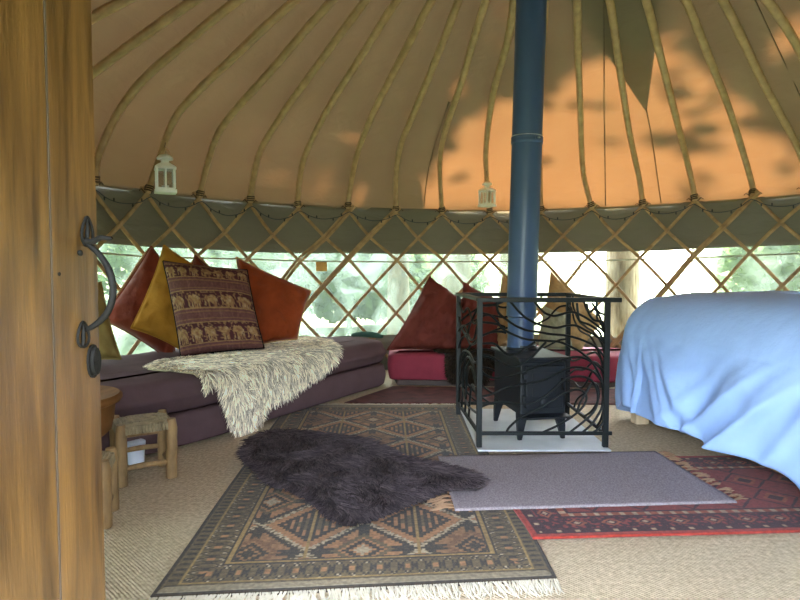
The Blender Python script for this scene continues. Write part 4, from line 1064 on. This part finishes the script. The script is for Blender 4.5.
# ------------------------------------------------------------------ stools, table, small things at the left
def stool(A, B, depth_dir, dep, h, label, log_r=0.0255):
    A, B = Vector((*A, 0)), Vector((*B, 0)); dd = Vector((*depth_dir, 0)).normalized(); C_, D_ = A + dd * dep, B + dd * dep
    S = thing('log_stool', (A + B + C_ + D_) / 4, label, 'stool', 'small log stools with woven seats')
    t = (B - A).normalized(); w = (B - A).length
    for P_ in (A, B, C_, D_):
        m = MB(); n = 7; pts = [P_ + up * (h + 0.012) * k / (n - 1) + t * 0.004 * noise.noise((P_.x * 9, k, 0)) for k in range(n)]
        m.tube(pts, [log_r * (1 + 0.1 * noise.noise((P_.y * 7, k * 1.3, 1))) for k in range(n - 1)] + [log_r * 0.75], 10); m.build('leg', M['log'], S, smooth=True)
    for P_, Q_, z in ((A, B, .075), (C_, D_, .10), (A, C_, .11), (B, D_, .06), (C_, D_, .17)):
        m = MB(); m.tube([P_ + up * z, (P_ + Q_) / 2 + up * (z + 0.004), Q_ + up * z], [0.011, 0.013, 0.011], 8); m.build('rung', M['log'], S, smooth=True)
    # woven seat: cords running both ways over a frame
    m = MB(); nn = 15
    for k in range(nn):
        s_ = (k + .5) / nn
        o = A.lerp(B, s_); e = C_.lerp(D_, s_)
        m.tube([o + up * (h - .035) - dd * .012, o + up * (h - .006) - dd * .010, o.lerp(e, .25) + up * (h + .001 + .004 * (k % 2)), o.lerp(e, .5) + up * (h - .003 + .004 * ((k + 1) % 2)), o.lerp(e, .75) + up * (h + .001 + .004 * (k % 2)), e + up * (h - .006) + dd * .010, e + up * (h - .035) + dd * .012], 0.0075, 6)
        o = A.lerp(C_, s_); e = B.lerp(D_, s_)
        m.tube([o + up * (h - .035) - t * .012, o + up * (h - .008) - t * .010, o.lerp(e, .25) + up * (h - .002 + .004 * (k % 2)), o.lerp(e, .5) + up * (h + .002 * (k % 2)), o.lerp(e, .75) + up * (h - .002 + .004 * (k % 2)), e + up * (h - .008) + t * .010, e + up * (h - .035) + t * .012], 0.0075, 6)
    m.build('woven_seat', M['straw'], S, smooth=True)
    return S
stool(fz(122, 486), fz(172, 477), (-0.53, 0.85), 0.20, 0.262, 'low log stool with woven seat standing before the daybed')
stool((-1.298, 2.13), (-1.098, 2.19), (-0.29, 0.957), 0.17, 0.238, 'lower log stool pushed under the round table beside the door')
TC = Vector((-1.412, 2.44, 0))
TB = thing('round_table', TC, 'small round wooden table mostly hidden behind the door', 'table')
m = MB(); m.lathe(TC, [(0.02, 0.40), (0.225, 0.40), (0.243, 0.408), (0.25, 0.420), (0.248, 0.432), (0.238, 0.440), (0.228, 0.437), (0.02, 0.437)], 48); m.build('tabletop', M['tabletop'], TB, smooth=True)
m = MB(); m.lathe(TC, [(0.02, 0.27), (0.185, 0.27), (0.205, 0.29), (0.215, 0.34), (0.222, 0.40), (0.02, 0.40)], 48); m.build('apron', M['tabletop'], TB, smooth=True)
for k in range(3):
    a = R(100 + 120 * k + 20); q = TC + Vector((math.cos(a), math.sin(a), 0)) * 0.13
    m = MB(); m.tube([q + up * 0.28, q + up * 0.14 + Vector((math.cos(a), math.sin(a), 0)) * 0.01, q + Vector((math.cos(a), math.sin(a), 0)) * 0.02 + up * 0.002], [0.028, 0.022, 0.016], 10); m.build('leg', M['tabletop'], TB, smooth=True)
wp = Vector(fz(136.5, 462)); 
TUB = thing('plastic_tub', (wp.x + 0.012, wp.y - 0.03, 0), 'small white plastic tub on the floor behind the log stool', 'tub')
m = MB(); m.lathe((wp.x + 0.012, wp.y - 0.03, 0.001), [(0.032, 0), (0.038, 0.004), (0.042, 0.095)], 24); m.build('body', M['plastic'], TUB, smooth=True)
m = MB(); m.lathe((wp.x + 0.012, wp.y - 0.03, 0.096), [(0.045, 0), (0.045, 0.016), (0.038, 0.021)], 24); m.build('lid', M['plastic'], TUB, smooth=True)
# folded green cloth at the far end of the daybed, and a paper note on the window
gA, gB = at(352, 335, 5.12), at(386, 336.5, 5.0); m = MB()
pts = smoothline([Vector((gA.x, gA.y, SOFA_Z + .014)), Vector((lerp(gA.x, gB.x, .35), lerp(gA.y, gB.y, .35), SOFA_Z + .026)), Vector((lerp(gA.x, gB.x, .7), lerp(gA.y, gB.y, .7), SOFA_Z + .02)), Vector((gB.x - .03, gB.y, SOFA_Z + .013))], 5)
m.tube(pts, [0.014 + 0.012 * math.sin(math.pi * k / (len(pts) - 1)) + .003 * noise.noise((k, 0, 0)) for k in range(len(pts))], 10)
tag(m.build('rolled_cloth', M['greencloth'], smooth=True), 'dark green rolled cloth lying at the far end of the daybed', 'cloth')
na = px_cyl(321.5, 266, RW + 0.042); aa = az_of(na); ta = Vector((-math.sin(aa), math.cos(aa), 0)); ra_ = Vector((math.cos(aa), math.sin(aa), 0)); hw, hh_ = 0.052, 0.047
m = MB(); m.box(na, 0.003, hw * 2, hh_ * 2, mat=Matrix((ra_, ta, up)).transposed())
tag(m.build('paper_note', M['paper']), 'small square orange paper note on the window left of the bench', 'note')

# ------------------------------------------------------------------ outside: post, shrubs and shading trees
pA = px_cyl(622, 300, RW + 0.35); m = MB(); n = 18; v = []
prf = [(-0.05, 1), (0.4, 0.97), (0.8, 1.02), (1.2, 0.98), (1.38, 0.97), (1.40, 0.90)]
m.lathe((pA.x, pA.y, 0), [(0.155 * s_, z) for z, s_ in prf], 20)
o = m.build('timber_post', M['postwood'], smooth=True); tag(o, 'thick weathered timber post outside the window, right of the tan cushion', 'post')

SUN_AZ, SUN_EL = R(64), R(36)
SD = Vector((math.cos(SUN_AZ) * math.cos(SUN_EL), math.sin(SUN_AZ) * math.cos(SUN_EL), math.sin(SUN_EL)))
lit_poly = [(398,214),(405,196),(424,188),(438,160),(450,148),(455,122),(482,110),(500,98),(516,92),(545,112),(560,82),(577,62),(605,58),(625,50),(652,44),(672,36),(690,60),(712,70),(735,92),(748,102),(760,118),(778,132),(812,160),(840,200),(840,214)]
spots = [(350,140,9),(360,203,14),(325,200,10),(784,42,20),(800,30,16),(455,90,6),(492,8,8),(416,120,5)]
def lit(P):
    q = to_px(P)
    if not q: return 0
    x, y = q
    y2 = y + 5 * noise.noise((x * 0.05, y * 0.05, 0))
    x2 = x + 5 * noise.noise((x * 0.05, y * 0.05, 9))
    for sx, sy, sr_ in spots:
        if (x2 - sx) ** 2 + (y2 - sy) ** 2 < sr_ * sr_: return 1
    if inside((x2, y2), lit_poly):
        # thin leaf wisps inside the patch, denser on the right
        w = noise.noise((x * 0.018, y * 0.06, 5)) + 0.5 * noise.noise((x * 0.05, y * 0.12, 2))
        th = 0.62 if x < 660 else 0.28
        if x < 470 and y > 150: th = 0.36
        return 0 if w > th else 1
    return 0
rg = random.Random(99)
crowns = [Vector((-1.5, 8.6, 0)), Vector((1.6, 9.6, 0)), Vector((4.6, 8.8, 0)), Vector((7.0, 6.6, 0)), Vector((2.6, 6.9, 0))]
LV = [[] for _ in crowns]
def add_leaf(lst, P, size):
    n_ = (SD + Vector((rg.uniform(-1, 1), rg.uniform(-1, 1), rg.uniform(-1, 1))) * 0.8).normalized()
    x = n_.orthogonal().normalized(); a = rg.uniform(0, 6.28); y = n_.cross(x); u_ = x * math.cos(a) + y * math.sin(a); w_ = n_.cross(u_)
    lst.append((P + u_ * size, P + w_ * size * .5 + u_ * size * .2, P - u_ * size, P - w_ * size * .5 + u_ * size * .2))
cnt = 0
while cnt < 22000:
    if rg.random() < 0.72:
        r = 3.06 * math.sqrt(rg.random()); a = rg.uniform(0, 2 * math.pi); P = Vector((CX + r * math.cos(a), CY + r * math.sin(a), roof_z(min(r, 3)) + .05))
        if lit(P): continue
    else:
        a = rg.uniform(R(-30), R(165)); P = Vector((CX + 3.06 * math.cos(a), CY + 3.06 * math.sin(a), rg.uniform(0.0, Z0 + .04)))
        if P.z > Z0 - 0.02 and lit(P): continue
    t = rg.uniform(4.8, 8.2); Q = P + SD * t
    # keep the leaf's own footprint out of the bright patch
    k = min(range(len(crowns)), key=lambda i: (crowns[i].x - Q.x) ** 2 + (crowns[i].y - Q.y) ** 2)
    add_leaf(LV[k], Q, rg.uniform(.07, .13)); cnt += 1
def clear_of_sun(Q):
    t = 0.0
    while t < 16:
        P = Q - SD * t; r = math.hypot(P.x - CX, P.y - CY)
        if P.z < 0: return True
        if r < 3.06 and P.z < roof_z(min(r, 3)) + .06: return not lit(P)
        t += 0.08
    return True
over = [Vector((-4.6, 5.4, 5.0)), Vector((-4.8, 0.6, 4.6)), Vector((-1.8, 3.2, 6.2)), Vector((1.6, 5.6, 6.4)), Vector((4.6, 4.6, 5.8)), Vector((5.6, 1.0, 5.0))]  # extra trees added to keep skylight off the roof canvas
OV = [[] for _ in over]
for k, c_ in enumerate(over):
    while len(OV[k]) < 1500:
        q = Vector((rg.uniform(-1, 1), rg.uniform(-1, 1), rg.uniform(-1, 1)))
        if q.length > 1: continue
        Q = c_ + Vector((q.x * 2.3, q.y * 2.3, q.z * 1.2))
        if not clear_of_sun(Q) or math.hypot(Q.x - CX, Q.y - CY) < 1.1 + 0.55 * (Q.z - 3): continue
        a_ = len(OV[k]); add_leaf(OV[k], Q, rg.uniform(.12, .2))
treelab = ['leafy tree beyond the window behind the left cushions', 'leafy tree beyond the window behind the burgundy cushion', 'leafy tree beyond the window above the bed', 'leafy tree far to the right beyond the bed', 'leafy tree beyond the window behind the stove',
  'tall overhanging tree outside the window beside the door', 'tall overhanging tree left of the doorway', 'tall overhanging tree behind the daybed', 'tall overhanging tree behind the crimson bench', 'tall overhanging tree beyond the bed', 'tall overhanging tree right of the doorway']
feet = {5: (-5.2, 6.2), 6: (-5.0, 0.2), 7: (-4.2, 4.6), 8: (2.6, 7.6), 9: (5.6, 5.6), 10: (5.8, 0.6)}
crowns = crowns + over; LV = LV + OV
for k, c_ in enumerate(crowns):
    if not LV[k]: continue
    mid = Vector((0, 0, 0))
    for q in LV[k]: mid += q[0]
    mid /= len(LV[k]); fx_, fy_ = feet.get(k, (mid.x, mid.y)); tz = max(mid.z, 4)
    def seg_ok(A, B): return all(clear_of_sun(A.lerp(B, q / 12)) for q in range(13))
    cand = [(fx_, fy_)] + [(CX + r_ * math.cos(R(a_)), CY + r_ * math.sin(R(a_))) for r_ in (4.2, 5.2, 6.4, 7.6) for a_ in range(-40, 210, 10)]
    cand.sort(key=lambda q: (q[0] - fx_) ** 2 + (q[1] - fy_) ** 2); full = False
    for q in cand:
        if math.hypot(q[0] - CX, q[1] - CY) < 3.7: continue
        A, B, C_ = Vector((q[0], q[1], -0.06)), Vector((q[0], q[1], 3)), Vector((mid.x, mid.y, tz))
        if seg_ok(A, B) and seg_ok(B, C_): full = True; break
    if not full: q = (mid.x + 3.0, mid.y + 2.0); A, B, C_ = Vector((q[0], q[1], -0.06)), Vector((q[0], q[1], 2.0)), Vector((q[0], q[1], 2.4))
    fx_, fy_ = q
    T = thing('tree', (fx_, fy_, -0.06), treelab[k], 'tree', 'trees shading the roof')
    m = MB(); m.tube([A, A.lerp(B, .5), B, B.lerp(C_, .5), C_], [0.16, 0.13, 0.11, 0.08, 0.05], 10)
    for b_ in range(9):
        q = rg.choice(LV[k])[0]
        if not seg_ok(Vector((mid.x, mid.y, tz)), q): continue
        m.tube([(mid.x, mid.y, max(mid.z, 4)), (Vector((mid.x, mid.y, max(mid.z, 4))) + q) / 2 + Vector((0, 0, .15)), q], [0.04, 0.025, 0.010], 6)
    m.build('trunk', M['bark'], T, smooth=True)
    V = [p for q in LV[k] for p in q]; o = obj_mesh('foliage', V, [(4 * i, 4 * i + 1, 4 * i + 2, 4 * i + 3) for i in range(len(LV[k]))], M['leafa'], T, False); o['kind'] = 'stuff'
shrubs = [(-5.2, 7.2, 1.5, 1.6, 'pale green shrub outside the window beside the door'), (-3.2, 9.6, 1.9, 2.4, 'pale green shrub outside the window above the mustard cushion'),
          (-0.9, 10.6, 1.5, 2.0, 'pale green shrub outside the window above the orange cushion'), (0.6, 11.6, 1.1, 1.5, 'pale green shrub outside the window above the burgundy cushion'),
          (6.2, 8.6, 1.6, 2.0, 'pale green shrub outside the window above the bed'), (7.2, 6.2, 1.3, 1.7, 'pale green shrub outside the window at the far right')]
for x, y, w, h, lab in shrubs:
    T = thing('shrub', (x, y, -0.06), lab, 'shrub', 'shrubs outside the clear windows')
    lst = []
    for _ in range(3000):
        while True:
            q = Vector((rg.uniform(-1, 1), rg.uniform(-1, 1), rg.uniform(-1, 1)))
            if q.length <= 1: break
        add_leaf(lst, Vector((x + q.x * w, y + q.y * w * .7, h / 2 + q.z * h / 2 + .05)), rg.uniform(.08, .15))
    V = [p for q in lst for p in q]; o = obj_mesh('foliage', V, [(4 * i, 4 * i + 1, 4 * i + 2, 4 * i + 3) for i in range(len(lst))], M['leafb'], T, False); o['kind'] = 'stuff'
    m = MB(); m.tube([(x, y, -0.06), (x, y, h * .7)], [0.05, 0.02], 8)
    for b_ in range(5): q = rg.choice(lst)[0]; m.tube([(x, y, h * .3), q], [0.02, 0.008], 6)
    m.build('stems', M['bark'], T, smooth=True)

# ------------------------------------------------------------------ light
w = bpy.data.worlds.new('world'); scene.world = w; w.use_nodes = True; nt = w.node_tree; nt.nodes.clear()
out = nt.nodes.new('ShaderNodeOutputWorld'); bg = nt.nodes.new('ShaderNodeBackground'); sky = nt.nodes.new('ShaderNodeTexSky')
sky.sky_type = 'NISHITA'; sky.sun_disc = False; sky.sun_elevation = SUN_EL; sky.sun_rotation = math.pi / 2 - SUN_AZ
sky.air_density = 1.0; sky.dust_density = 0.6; sky.ozone_density = 2.5
bg.inputs[1].default_value = 0.36
hs = nt.nodes.new('ShaderNodeHueSaturation'); hs.inputs['Saturation'].default_value = 0.55; nt.links.new(sky.outputs[0], hs.inputs['Color']); 
tcw = nt.nodes.new('ShaderNodeTexCoord'); sx = nt.nodes.new('ShaderNodeSeparateXYZ'); mr = nt.nodes.new('ShaderNodeMapRange')
nt.links.new(tcw.outputs['Generated'], sx.inputs[0]); nt.links.new(sx.outputs[2], mr.inputs[0])
mr.inputs[1].default_value = 0.1; mr.inputs[2].default_value = 1.0; mr.inputs[3].default_value = 0.8; mr.inputs[4].default_value = 8.0
vm = nt.nodes.new('ShaderNodeVectorMath'); vm.operation = 'SCALE'; nt.links.new(hs.outputs[0], vm.inputs[0]); nt.links.new(mr.outputs[0], vm.inputs['Scale'])
nt.links.new(vm.outputs[0], bg.inputs[0]); nt.links.new(bg.outputs[0], out.inputs[0])
sl = bpy.data.lights.new('sun', 'SUN'); sl.energy = 40.0; sl.angle = R(1.4); sl.color = (1.0, 0.90, 0.74)
so = bpy.data.objects.new('sun', sl); col.objects.link(so); so.rotation_euler = SD.to_track_quat('Z', 'Y').to_euler(); so.location = (3, 12, 12)
# daylight sampling aids in the real openings (portals give off no light of their own)
def portal(name, loc, nrm, sx, sy):
    l = bpy.data.lights.new(name, 'AREA'); l.shape = 'RECTANGLE'; l.size = sx; l.size_y = sy; l.cycles.is_portal = True
    o = bpy.data.objects.new(name, l); col.objects.link(o); o.location = loc; o.rotation_euler = Vector(nrm).to_track_quat('-Z', 'Y').to_euler()

vs = scene.view_settings; vs.view_transform = 'Standard'; vs.look = 'None'; vs.gamma = 1.0; vs.use_curve_mapping = False; vs.exposure = 3.4
scene.cycles.use_denoising = True; scene.cycles.max_bounces = 10; scene.cycles.diffuse_bounces = 6; scene.cycles.transparent_max_bounces = 16
scene.cycles.transmission_bounces = 8; scene.cycles.sample_clamp_indirect = 20
